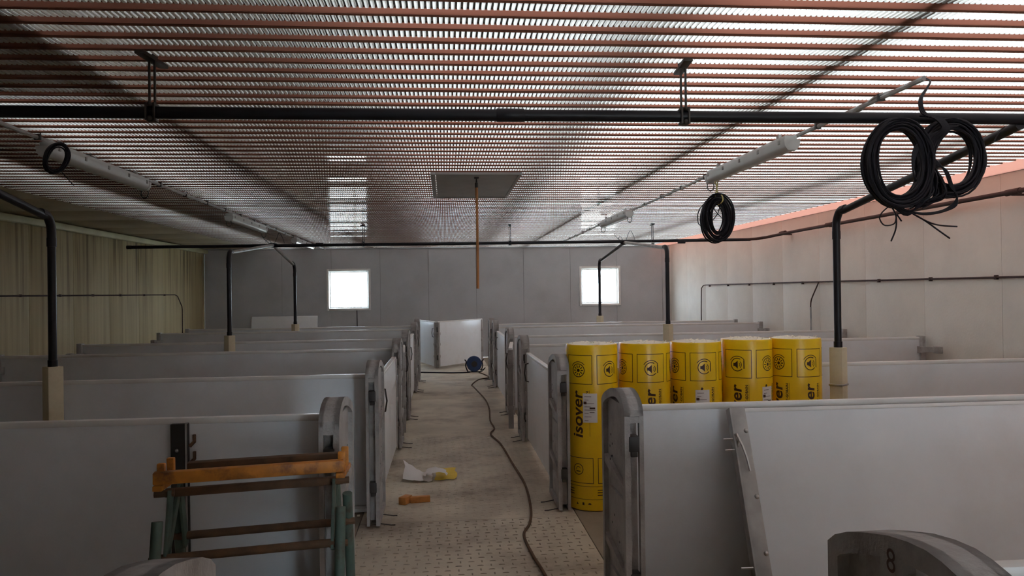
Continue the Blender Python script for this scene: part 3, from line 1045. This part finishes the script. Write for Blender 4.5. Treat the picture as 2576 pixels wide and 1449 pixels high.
def tangle(cx, cz, sx, sz, n, seed, y=0.0, r=0.004):
    rr = random.Random(seed)
    q = MB()
    for i in range(n):
        pts = []
        a0 = rr.uniform(0, 6.28)
        for k in range(9):
            a = a0 + k * 0.7
            pts.append((cx + sx * math.cos(a) * rr.uniform(0.5, 1), y + rr.uniform(-0.03, 0.03), cz + sz * math.sin(a) * rr.uniform(0.5, 1)))
        q.tube(spline(pts, 4), r, 5)
    return q
for jx, side_ in ((3.02, 'right'), (-2.74, 'left')):
    root = thing('wire_knot', 'knot of dark wire tied at the %s joint of the far feed pipe' % side_, 'wire', (jx, FP, FZ), group='wire knots on the far feed pipe')
    tangle(0, 0.0, 0.09, 0.035, 9, 11 if jx > 0 else 12, -0.005, 0.006).build('windings', MT['cable'], root)
    q = MB()
    q.cut().tube(spline([(-0.05, 0, 0.02), (-0.14, 0.02, 0.10), (-0.17, 0, 0.15)], 5), 0.0045, 5)
    q.cut().tube(spline([(0.02, 0, 0.02), (0.06, 0.02, 0.12), (0.10, 0, 0.20), (0.15, 0, 0.12), (0.18, 0, 0.03)], 5), 0.004, 5)
    q.cut().tube(spline([(-0.02, 0, 0.02), (-0.07, 0, 0.10), (-0.12, 0, 0.05)], 5), 0.004, 5)
    q.build('wire_end', MT['cable'], root)

# ------------------------------------------------------------------ conduits and unlit lamps
def conduit(x0, x1, y0, y1, z, label):
    root = thing('cable_conduit', label, 'conduit', (x0, y0, z))
    L = y1 - y0
    dx = x1 - x0
    MB().tube([(0, 0, 0), (dx / 2, L / 2, 0.0), (dx, L, 0)], 0.0145, 8).build('tube', MT['conduit'], root)
    q = MB()
    k = 0.4
    while k < L:
        x = dx * k / L
        q.cut().box(x - 0.02, x + 0.02, k - 0.012, k + 0.012, -0.018, H - z - 0.011, 0.002)
        q.tube([(x + 0.014, k, 0.0), (x + 0.02, k, 0.03)], 0.005, 5)
        k += 0.75
    q.build('clip', MT['bolt'], root)
    q = MB()
    pts = []
    k = 0.0
    i = 0
    while k < L:
        pts.append((dx * k / L + 0.02 * (1 if i % 2 else -1), k, 0.012 * (1 if i % 3 else -1)))
        k += 0.22
        i += 1
    q.tube(spline(pts, 3), 0.006, 5)
    q.build('loose_wire', MT['conduit'], root)
    return root
conduit(2.53, 2.60, 3.76, 16.4, 2.685, 'long conduit under the ceiling at the right carrying lamps')
conduit(-2.72, -2.84, 2.0, 18.45, 2.685, 'long conduit under the ceiling at the left carrying lamps')

def lamp(x, y0, L, label, hooks=(0, 1), z=2.615):
    root = thing('tube_lamp', label, 'lamp', (x, y0, z), group='unlit tube lamps under the ceiling')
    q = MB()
    prof = [(-0.055, 0.02), (-0.05, -0.02), (-0.03, -0.048), (0.03, -0.048), (0.05, -0.02), (0.055, 0.02)]
    q.prism(prof, 0.0, L, 'y')
    q.build('diffuser', MT['lampwhite'], root, ang=60)
    q = MB()
    q.box(-0.045, 0.045, 0.01, L - 0.01, 0.02, 0.055, 0.005)
    q.build('housing', MT['lampwhite'], root)
    q = MB()
    for t in (-0.012, L - 0.03):
        q.cut().prism([(a * 1.08, b * 1.08) for a, b in prof], t, t + 0.042, 'y')
    q.build('end_cap', MT['lampwhite'], root, ang=60)
    q = MB()
    for k in range(5):
        y = 0.08 + k * (L - 0.16) / 4
        q.cut().box(-0.062, -0.052, y - 0.012, y + 0.012, 0.0, 0.03, 0.002)
        q.cut().box(0.052, 0.062, y - 0.012, y + 0.012, 0.0, 0.03, 0.002)
    for y in (0.2, L - 0.2):
        q.cut().box(-0.012, 0.012, y - 0.02, y + 0.02, 0.055, H - z - 0.01, 0.002)
    q.build('clip', MT['galv'], root)
    for h in hooks:
        y = 0.0 if h == 0 else L
        q = MB()
        q.tube([(0.032 * math.cos(a), y + (0.01 if h else -0.01), -0.075 + 0.045 * math.sin(a)) for a in [PI * 0.75 + k * 1.5 * PI / 12 for k in range(13)]], 0.005, 6)
        q.build('wire_hook', MT['bolt'], root)
    return root
lamp(2.45, 5.12, 1.62, 'nearest tube lamp on the right, cable coil tied under its far end', hooks=(1,))
lamp(2.46, 9.85, 1.65, 'farther tube lamp on the right, before the right-hand window', hooks=(0, 1))
lamp(-2.72, 5.45, 1.72, 'nearest tube lamp on the left, small black coil hooked over it', hooks=(1,))
lamp(-2.79, 10.15, 1.9, 'second tube lamp on the left', hooks=(0, 1))
lamp(-2.80, 14.5, 1.9, 'farthest tube lamp on the left', hooks=(0,))

# ------------------------------------------------------------------ cables
def coil_mesh(rx, rz, n, seed, wid=0.03, thick=0.04, r=0.005, wob=0.006, tilt=0.0, n2=28):
    rr = random.Random(seed)
    q = MB()
    for i in range(n):
        dy, dr = rr.uniform(-wid, wid), rr.uniform(-thick, thick)
        ox, oz = rr.uniform(-wob, wob), rr.uniform(-wob, wob)
        ph = rr.uniform(0, 6.28)
        pts = []
        for k in range(n2):
            a = 2 * PI * k / n2
            pts.append(((rx + dr) * math.cos(a) + ox + tilt * math.sin(a) * 0.05, dy + 0.008 * math.sin(3 * a + ph), (rz + dr) * math.sin(a) + oz))
        q.tube(pts, r, 6, closed=True)
    return q
root = thing('cable_bundle', 'tangled black cable loops slung over the near feed pipe at the right', 'cable', (2.362, 3.57, 2.40), group=None)
def B(px, pz, dy=0.0):
    """local coordinates from a drawing grid of 1 unit = 1.9 mm, origin at the pipe"""
    return ((px - 2300) * 0.00190 + 0.0, dy, (307 - pz) * 0.00190)
q = coil_mesh(0.150, 0.196, 32, 1, 0.024, 0.030, 0.0055)
c = B(2240, 412)
q.v = [(x + c[0], y - 0.02, z + c[2]) for x, y, z in q.v]
q.build('left_coil', MT['cable'], root)
q = coil_mesh(0.150, 0.170, 30, 2, 0.024, 0.028, 0.0055)
c = B(2402, 392)
q.v = [(x + c[0], y + 0.03, z + c[2]) for x, y, z in q.v]
q.build('right_coil', MT['cable'], root)
rr = random.Random(5)
q = MB()
for i in range(26):  # the knot around the pipe and the twisted strand down the middle
    t = rr.uniform(-1, 1)
    pts = [B(2318 + 12 * t, 285, 0.0), B(2345 + 10 * t, 296, -0.035), B(2362 + 10 * t, 325, -0.045), B(2340 + 14 * t, 352, -0.03), B(2318 + 16 * t, 400 + rr.uniform(-8, 8), rr.uniform(-0.04, 0.02)), B(2326 + 30 * t, 450, rr.uniform(-0.04, 0.02)), B(2315 + 55 * t, 500 + rr.uniform(-10, 14), rr.uniform(-0.04, 0.02)), B(2270 + 40 * t, 515 + rr.uniform(-8, 14), rr.uniform(-0.03, 0.02))]
    q.tube(spline(pts, 4), 0.0052, 5)
for i in range(13):  # loops left of the middle
    w_ = rr.uniform(0, 1)
    pts = [B(2330, 330 + 10 * w_, -0.03), B(2298 - 14 * w_, 365, -0.03), B(2282 - 5 * w_, 410, -0.02), B(2290 + 4 * w_, 455 + 12 * w_, -0.01), B(2330, 478 + 10 * w_, -0.02), B(2352, 430, 0.0)]
    q.tube(spline(pts, 5), 0.0042, 5)
for i in range(9):
    w_ = rr.uniform(0, 1)
    pts = [B(2335, 400 + 20 * w_, -0.03), B(2365 + 8 * w_, 430, -0.02), B(2385 + 8 * w_, 470, -0.01), B(2400, 500 + 20 * w_, -0.02), B(2375, 530 + 6 * w_, 0), B(2320, 541 + 4 * w_, 0.0), B(2270, 535, 0.0), B(2225, 512 + 8 * w_, -0.01)]
    q.tube(spline(pts, 5), 0.0045, 5)
for i in range(8):
    w_ = rr.uniform(0, 1)
    pts = [B(2190, 470 + 20 * w_, -0.03), B(2225, 515 + 12 * w_, -0.02), B(2275, 535 + 8 * w_, -0.01), B(2330, 500 - 60 * w_, -0.02), B(2330, 440 - 20 * w_, 0)]
    q.tube(spline(pts, 5), 0.0045, 5)
for i in range(8):  # strands just above the pipe and between the rings
    w_ = rr.uniform(0, 1)
    pts = [B(2200 + 20 * w_, 318, -0.03), B(2260, 312 + 8 * w_, -0.036), B(2305, 345 + 12 * w_, -0.03), B(2345, 330, -0.034), B(2400 - 20 * w_, 315, -0.036)]
    q.tube(spline(pts, 5), 0.005, 5)
q.build('middle_tangle', MT['cable'], root)
q = MB()
q.cut().tube(spline([B(2215, 525), B(2198, 540), B(2192, 555), B(2205, 572), B(2232, 568), B(2238, 545)], 6), 0.0035, 5)
q.cut().tube(spline([B(2222, 520), B(2236, 545), B(2236, 580), B(2222, 614)], 6), 0.004, 5)
q.cut().tube(spline([B(2240, 545), B(2252, 562)], 4), 0.004, 5)
q.cut().tube(spline([B(2270, 535), B(2310, 557), B(2350, 572), B(2406, 577)], 6), 0.004, 5)
q.cut().tube(spline([B(2275, 538), B(2315, 560), B(2350, 584), B(2385, 608)], 6), 0.0042, 5)
q.cut().tube(spline([B(2515, 350, 0.0), B(2530, 325, 0), B(2545, 312, 0)], 4), 0.003, 5)
q.build('loose_end', MT['cable'], root)
q = MB()
for t in (-1, 0, 1):
    q.tube(spline([(0.175, 0.18, 0.28), (0.160, 0.13, 0.245), B(2322 + 3 * t, 235, 0.03), B(2316 + 5 * t, 275, 0.0), B(2330 + 8 * t, 292, -0.03)], 6), 0.005, 5)
q.build('feed_strand', MT['cable'], root)

# coil under the right lamp
root = thing('cable_coil', 'dark blue-black cable coil hanging by string from the near right lamp', 'cable', (2.455, 6.62, 2.36))
q = coil_mesh(0.105, 0.172, 34, 4, 0.06, 0.048, 0.0062, wob=0.012)
q.v = [(x, y, z - 0.135) for x, y, z in q.v]
q.build('windings', MT['cable'], root)
q = MB()
q.tube(spline([(-0.11, -0.03, 0.01), (-0.17, -0.04, -0.05), (-0.19, -0.04, -0.12), (-0.175, -0.04, -0.19), (-0.10, -0.03, -0.20)], 6), 0.0045, 5)
q.tube(spline([(-0.05, -0.03, 0.03), (-0.03, -0.04, -0.06), (0.05, -0.04, -0.15)], 6), 0.004, 5)
q.tube(spline([(0.03, -0.03, 0.03), (0.0, -0.04, -0.08), (-0.05, -0.04, -0.15)], 6), 0.004, 5)
q.build('loose_loop', MT['cable'], root)
q = MB()
q.tube(spline([(-0.01, 0.0, 0.205), (0.004, 0, 0.16), (0.014, 0, 0.10), (0.03, -0.055, 0.07), (0.03, -0.075, 0.02), (0.0, -0.04, -0.01), (-0.01, 0, 0.06), (0.01, 0, 0.16), (0.012, 0.0, 0.205)], 5), 0.006, 6)
q.build('tie_string', MT['string'], root)

root = thing('cable_coil', 'small black coil hooked over the near left lamp', 'cable', (-2.555, 5.30, 2.575))
q = coil_mesh(0.062, 0.098, 14, 6, 0.018, 0.014, 0.005, wob=0.005)
rm = Matrix.Rotation(0.75, 4, 'Z') @ Matrix.Rotation(0.35, 4, 'Y')
q.v = [tuple(rm @ Vector((x, y, z - 0.05))) for x, y, z in q.v]
q.build('windings', MT['cable'], root)
q = MB()
q.tube(spline([(0.02, -0.02, -0.14), (0.06, -0.02, -0.19), (0.10, -0.02, -0.235)], 5), 0.003, 5)
q.build('loose_end', MT['cable'], root)

# cable on the aisle floor up to the reel
pts = [(0.60, 3.3), (0.537, 4.2), (0.507, 4.517), (0.494, 4.89), (0.56, 5.135), (0.609, 5.51), (0.638, 6.197), (0.605, 6.925), (0.563, 7.842), (0.494, 8.405), (0.556, 8.766), (0.54, 9.312), (0.585, 10.266), (0.575, 11.23), (0.467, 12.7), (0.45, 13.0), (0.60, 13.75), (0.80, 14.0), (0.80, 14.25), (0.73, 14.7), (0.66, 14.95)]
q = MB().tube(spline([(x, y, 0.011) for x, y in pts], 6), 0.0095, 8)
tag(q.build('extension_cable', MT['rust']), 'dark brown cable winding down the aisle floor to the reel', 'cable')
q = MB().tube(spline([(-1.0, 15.35, 0.012), (-0.55, 15.25, 0.012), (0.0, 15.05, 0.012), (0.40, 15.0, 0.012), (0.50, 15.08, 0.012)], 6), 0.012, 8)
tag(q.build('power_cable', MT['cable']), 'black cable lying across the far end of the aisle', 'cable')

root = thing('cable_reel', 'blue cable reel on the floor at the aisle end', 'cable reel', (0.575, 15.18, 0.0))
q = MB()
for y in (-0.075, 0.06):
    q.tube([(0, y, 0.165), (0, y + 0.006, 0.165), (0, y + 0.018, 0.165)], [0.145, 0.152, 0.148], 28)
q.tube([(0, -0.06, 0.165), (0, 0.06, 0.165)], 0.10, 20)
q.build('drum', MT['blue'], root)
MB().tube([(0, -0.082, 0.165), (0, -0.07, 0.165)], 0.06, 16).build('hub', MT['bolt'], root)
q = MB()
for t in (-1, 1):
    q.cut().tube(spline([(t * 0.13, -0.03, 0.012), (t * 0.17, 0.0, 0.12), (t * 0.16, 0.0, 0.21), (t * 0.19, 0.0, 0.25)], 5), 0.012, 6)
q.cut().tube([(-0.13, -0.06, 0.012), (0.13, -0.06, 0.012)], 0.012, 6)
q.build('stand', MT['cable'], root)
q = MB()
q.tube(spline([(0.10, -0.03, 0.06), (0.17, -0.05, 0.05), (0.22, -0.05, 0.09), (0.16, -0.04, 0.02), (0.09, -0.06, 0.012)], 5), 0.009, 6)
q.build('lead', MT['cable'], root)

# ------------------------------------------------------------------ water lines on the walls
root = thing('water_line', 'thin dark line clipped along the right wall with two drops', 'pipe', (XR - 0.02, 0, 0))
q = MB()
q.tube([(0, -2.4, 1.665), (0, 6.9, 1.672), (0, 11, 1.685), (0, 15.9, 1.690), (0, 16.05, 1.68), (-0.02, 16.12, 1.62), (-0.02, 16.15, 1.2), (-0.02, 16.15, 0.02)], 0.011, 7)
q.build('line', MT['redpipe'], root)
q = MB()
q.tube(spline([(0, 10.94, 1.685), (-0.02, 11.0, 1.58), (-0.03, 11.12, 1.42), (-0.03, 11.15, 1.32), (-0.03, 11.15, 1.28)], 4), 0.010, 7)
q.build('branch', MT['redpipe'], root)
MB().tube([(-0.03, 11.15, 1.30), (-0.03, 11.15, 0.02)], 0.014, 8).build('drop_tube', MT['galv'], root)
q = MB()
for k in range(14):
    q.cut().box(-0.014, 0.019, 2 + k * 1.05, 2.03 + k * 1.05, 1.652, 1.698, 0.003)
q.build('clip', MT['redpipe'], root)
root = thing('water_line', 'thin dark line along the stained left wall ending in one drop', 'pipe', (XL + 0.02, 0, 0))
q = MB()
q.tube([(0, -0.4, 1.625), (0, 10.3, 1.628), (0, 16.55, 1.632), (0.02, 16.65, 1.60), (0.03, 16.88, 1.38), (0.03, 16.9, 1.30), (0.03, 16.9, 0.02)], 0.011, 7)
q.build('line', MT['redpipe'], root)
q = MB()
for k in range(14):
    q.cut().box(-0.019, 0.014, 2.3 + k * 1.05, 2.33 + k * 1.05, 1.612, 1.648, 0.003)
q.build('clip', MT['redpipe'], root)
q = MB().tube([(-2.12, YF - 0.012, 1.20), (-2.115, YF - 0.012, 0.4), (-2.115, YF - 0.012, 0.02)], 0.010, 6)
tag(q.build('wall_cable', MT['cable']), 'short black cable running down the far wall under the left-hand window', 'cable')

# ------------------------------------------------------------------ hatch and stick
root = thing('ceiling_hatch', 'grey square hatch in the ceiling above the aisle', 'hatch', (0.31, 7.86, H))
hx, hy = 0.425, 0.86
MB().box(-hx + 0.05, hx - 0.03, -hy + 0.035, hy - 0.04, -0.028, -0.012, 0.002).build('plate', MT['hatch'], root)
q = MB()
for x0, x1, y0, y1 in ((-hx, -hx + 0.042, -hy, hy), (hx - 0.026, hx, -hy, hy), (-hx + 0.042, hx - 0.026, -hy, -hy + 0.03), (-hx + 0.042, hx - 0.026, hy - 0.034, hy)):
    q.box(x0, x1, y0, y1, -0.036, -0.011, 0.003)
q.build('frame', MT['hatch'], root)
root = thing('hanging_stick', 'brown wooden broom handle hanging from the ceiling hatch', 'stick', (0.318, 7.2, H - 0.03))
MB().tube([(0, 0, -0.065), (0.002, 0, -0.5), (0.0, 0, -1.062)], [0.0125, 0.0125, 0.0135], 12).build('handle', MT['wood'], root)
MB().tube([(0, 0, -0.10), (0, 0, -0.055), (0, 0, -0.05), (0, 0, -0.012)], [0.016, 0.015, 0.009, 0.005], 12).build('ferrule', MT['bolt'], root)
MB().box(-0.022, 0.022, -0.012, 0.012, -0.014, 0.002, 0.003).build('mounting_plate', MT['bolt'], root)

# ------------------------------------------------------------------ panel at the far wall
root = thing('spare_panel', 'pale panel leaning on the far wall left of the window', 'panel', (-3.83, YF - 0.30, 0.0))
q = MB().box(-0.76, 0.78, -0.018, 0.018, 0, 1.11, 0.003)
rx_ = Matrix.Rotation(-0.21, 4, 'X')
q.v = [tuple(rx_ @ Vector(v)) for v in q.v]
q.build('board', MT['pvc_w'], root)
q = MB()
q.box(-0.785, -0.755, -0.024, 0.024, 0, 1.115, 0.003)
q.v = [tuple(rx_ @ Vector(v)) for v in q.v]
q.build('edge_profile', MT['post'], root)

# ------------------------------------------------------------------ rusty trestle
root = thing('trestle', 'rusty folding trestle with orange top bars and green legs', 'trestle', (-0.74, 3.05, 0))
A = -0.12  # front and back of the frames
def tr(x, y, z):
    return (x, y + x * 0.17, z)
xl, xr = -0.325, 0.325
q = MB()
q.bar(tr(-0.345, -0.075, 0.915), tr(0.335, -0.075, 0.915), 0.04, 0.045, 0.004)
q.build('front_top_bar', MT['orange'], root)
q = MB()
q.bar(tr(-0.27, 0.06, 0.925), tr(0.335, 0.06, 0.925), 0.045, 0.03, 0.003)
q.build('rear_top_bar', MT['rust'], root)
q = MB()
for x in (xl, xr):
    q.cut().bar(tr(x, -0.10, 0.88), tr(x, 0.09, 0.88), 0.035, 0.02, 0.003)
    for y in (-0.055, 0.045):
        q.bar(tr(x, y, 0.88), tr(x, y, 0.965), 0.028, 0.022, 0.004)
q.build('top_bracket', MT['orange'], root)
q = MB()
q.bar(tr(xl, -0.02, 0.845), tr(xr, -0.02, 0.845), 0.03, 0.03, 0.004)
q.build('upper_rail', MT['rust'], root)
for nm, y, z in (('front_lower_rail', -0.11, 0.625), ('rear_lower_rail', 0.11, 0.64), ('front_foot_rail', -0.23, 0.12), ('rear_foot_rail', 0.23, 0.12)):
    MB().tube([tr(xl, y, z), tr(xr, y, z)], 0.016, 10).build(nm, MT['rust'], root)
for x in (xl, xr):
    o_ = 0.03 if x < 0 else -0.03
    for y0, y1 in ((-0.26, -0.075), (0.26, 0.075)):
        MB().tube([tr(x, y0, 0.0), tr(x, y1 + (y0 - y1) * 0.14, 0.76)], 0.02, 10).build('leg', MT['green'], root)
    q = MB()
    q.cut().bar(tr(x + o_, -0.05, 0.86), tr(x + o_, -0.11, 0.60), 0.012, 0.04, 0.002)
    q.cut().bar(tr(x + o_, 0.05, 0.86), tr(x + o_, 0.11, 0.60), 0.012, 0.04, 0.002)
    q.cut().bar(tr(x + o_, -0.11, 0.60), tr(x + o_, 0.06, 0.88), 0.012, 0.03, 0.002)
    q.build('strut', MT['green'], root)
    q = MB()
    for y, z in ((-0.11, 0.62), (0.11, 0.64), (-0.05, 0.85)):
        q.cut().tube([tr(x + o_ * 1.4, y, z), tr(x - o_ * 0.9, y, z)], 0.014, 8)
    q.build('pivot_bolt', MT['rust'], root)

# ------------------------------------------------------------------ litter on the aisle
root = thing('paper_scrap', 'crumpled white paper with a yellow corner on the aisle floor', 'paper', (-0.15, 6.6, 0.0))
def crumple(x0, x1, y0, y1, nx, ny, hgt, seed, rot=0.0):
    rr = random.Random(seed)
    vs_, fs_ = [], []
    for j in range(ny + 1):
        for i in range(nx + 1):
            u, v = i / nx, j / ny
            x, y = x0 + (x1 - x0) * u + rr.uniform(-0.012, 0.012), y0 + (y1 - y0) * v + rr.uniform(-0.012, 0.012)
            z = 0.004 + abs(hgt(u, v)) + rr.uniform(0, 0.012)
            vs_.append((x, y, z))
    for j in range(ny):
        for i in range(nx):
            a = j * (nx + 1) + i
            fs_.append((a, a + 1, a + nx + 2, a + nx + 1))
    t = 0.0015
    n_ = len(vs_)
    q = MB()
    q.add(vs_ + [(x, y, z - t) for x, y, z in vs_], fs_ + [tuple(k + n_ for k in f[::-1]) for f in fs_])
    return q
crumple(-0.21, 0.02, -0.20, 0.12, 7, 7, lambda u, v: 0.15 * (1 - u) ** 1.2 * math.exp(-((v - 0.45) / 0.33) ** 2), 1).build('white_sheet', MT['paper'], root, ang=20)
crumple(-0.04, 0.15, -0.20, -0.02, 6, 5, lambda u, v: 0.045 + 0.03 * math.sin(u * 3), 2).build('curled_flap', MT['paper'], root, ang=25)
crumple(0.05, 0.23, -0.16, 0.10, 5, 5, lambda u, v: 0.035 * v, 3).build('yellow_corner', MT['papery'], root, ang=25)
q = MB().box(-0.075, 0.075, -0.022, 0.022, 0, 0.045, 0.003)
o = tag(q.build('wood_offcut', MT['block']), 'longer of two orange wood offcuts on the aisle floor', 'wood block', 'wood offcuts')
o.location = (-0.205, 5.80, 0.001)
o.rotation_euler = (0, 0, 0.12)
q = MB().box(-0.03, 0.03, -0.05, 0.05, 0, 0.055, 0.004)
o = tag(q.build('wood_offcut', MT['block']), 'shorter orange wood offcut, left of the other', 'wood block', 'wood offcuts')
o.location = (-0.315, 5.78, 0.001)
o.rotation_euler = (0, 0, -0.5)
q = MB()
q.prism([(-0.95, 6.02), (-0.76, 5.96), (-0.505, 5.66), (-0.50, 5.60), (-0.95, 5.53)], 0.004, 0.03, 'z')
o = tag(q.build('floor_board', MT['pvc']), 'grey board lying on the floor in the left pen opening', 'board')
rr = random.Random(9)
q = MB()
for k in range(40):
    x, y, s_ = rr.gauss(-0.52, 0.05), rr.gauss(5.50, 0.03), rr.uniform(0.004, 0.014)
    q.box(x - s_, x + s_, y - s_, y + s_, 0, s_ * 0.8)
o = q.build('wool_crumbs', MT['wool'])
o['kind'] = 'stuff'
tag(o, 'pale yellow crumbs of insulation on the floor by the left post', 'crumbs')

# ------------------------------------------------------------------ trees outside the windows
for (tx, ty, hh, fx, fz, sx_, sz_, nlf, seed, nm, lab) in (
        (-3.5, 30.0, 1.1, 0.1, 1.55, 0.42, 0.22, 260, 21, 'shrub', 'leafy shrub outside the left-hand window'),
        (5.0, 31.0, 2.6, 0.75, 3.15, 0.55, 0.22, 420, 22, 'tree', 'leafy tree outside the right-hand window')):
    rr = random.Random(seed)
    root = thing(nm, lab, nm, (tx, ty, -0.5))
    MB().tube(spline([(0, 0, 0), (0.03, 0, hh * 0.4), (fx * 0.3, 0.1, hh), (fx, 0.1, fz)], 5), [0.05] * 10 + [0.03] * 6, 8).build('trunk', MT['joist'], root)
    q = MB()
    for k in range(nlf):
        c = Vector((fx + rr.gauss(0, sx_), rr.gauss(0, 0.4), fz + rr.gauss(0, sz_)))
        a = Vector((rr.uniform(-1, 1), rr.uniform(-1, 1), rr.uniform(-1, 1))).normalized() * rr.uniform(0.03, 0.06)
        b = a.orthogonal().normalized() * rr.uniform(0.015, 0.03)
        q.add([c - a, c + b, c + a, c - b], [(0, 1, 2, 3)])
    o = q.build('foliage', MT['leaf'], root, smooth=False)
    o['kind'] = 'stuff'
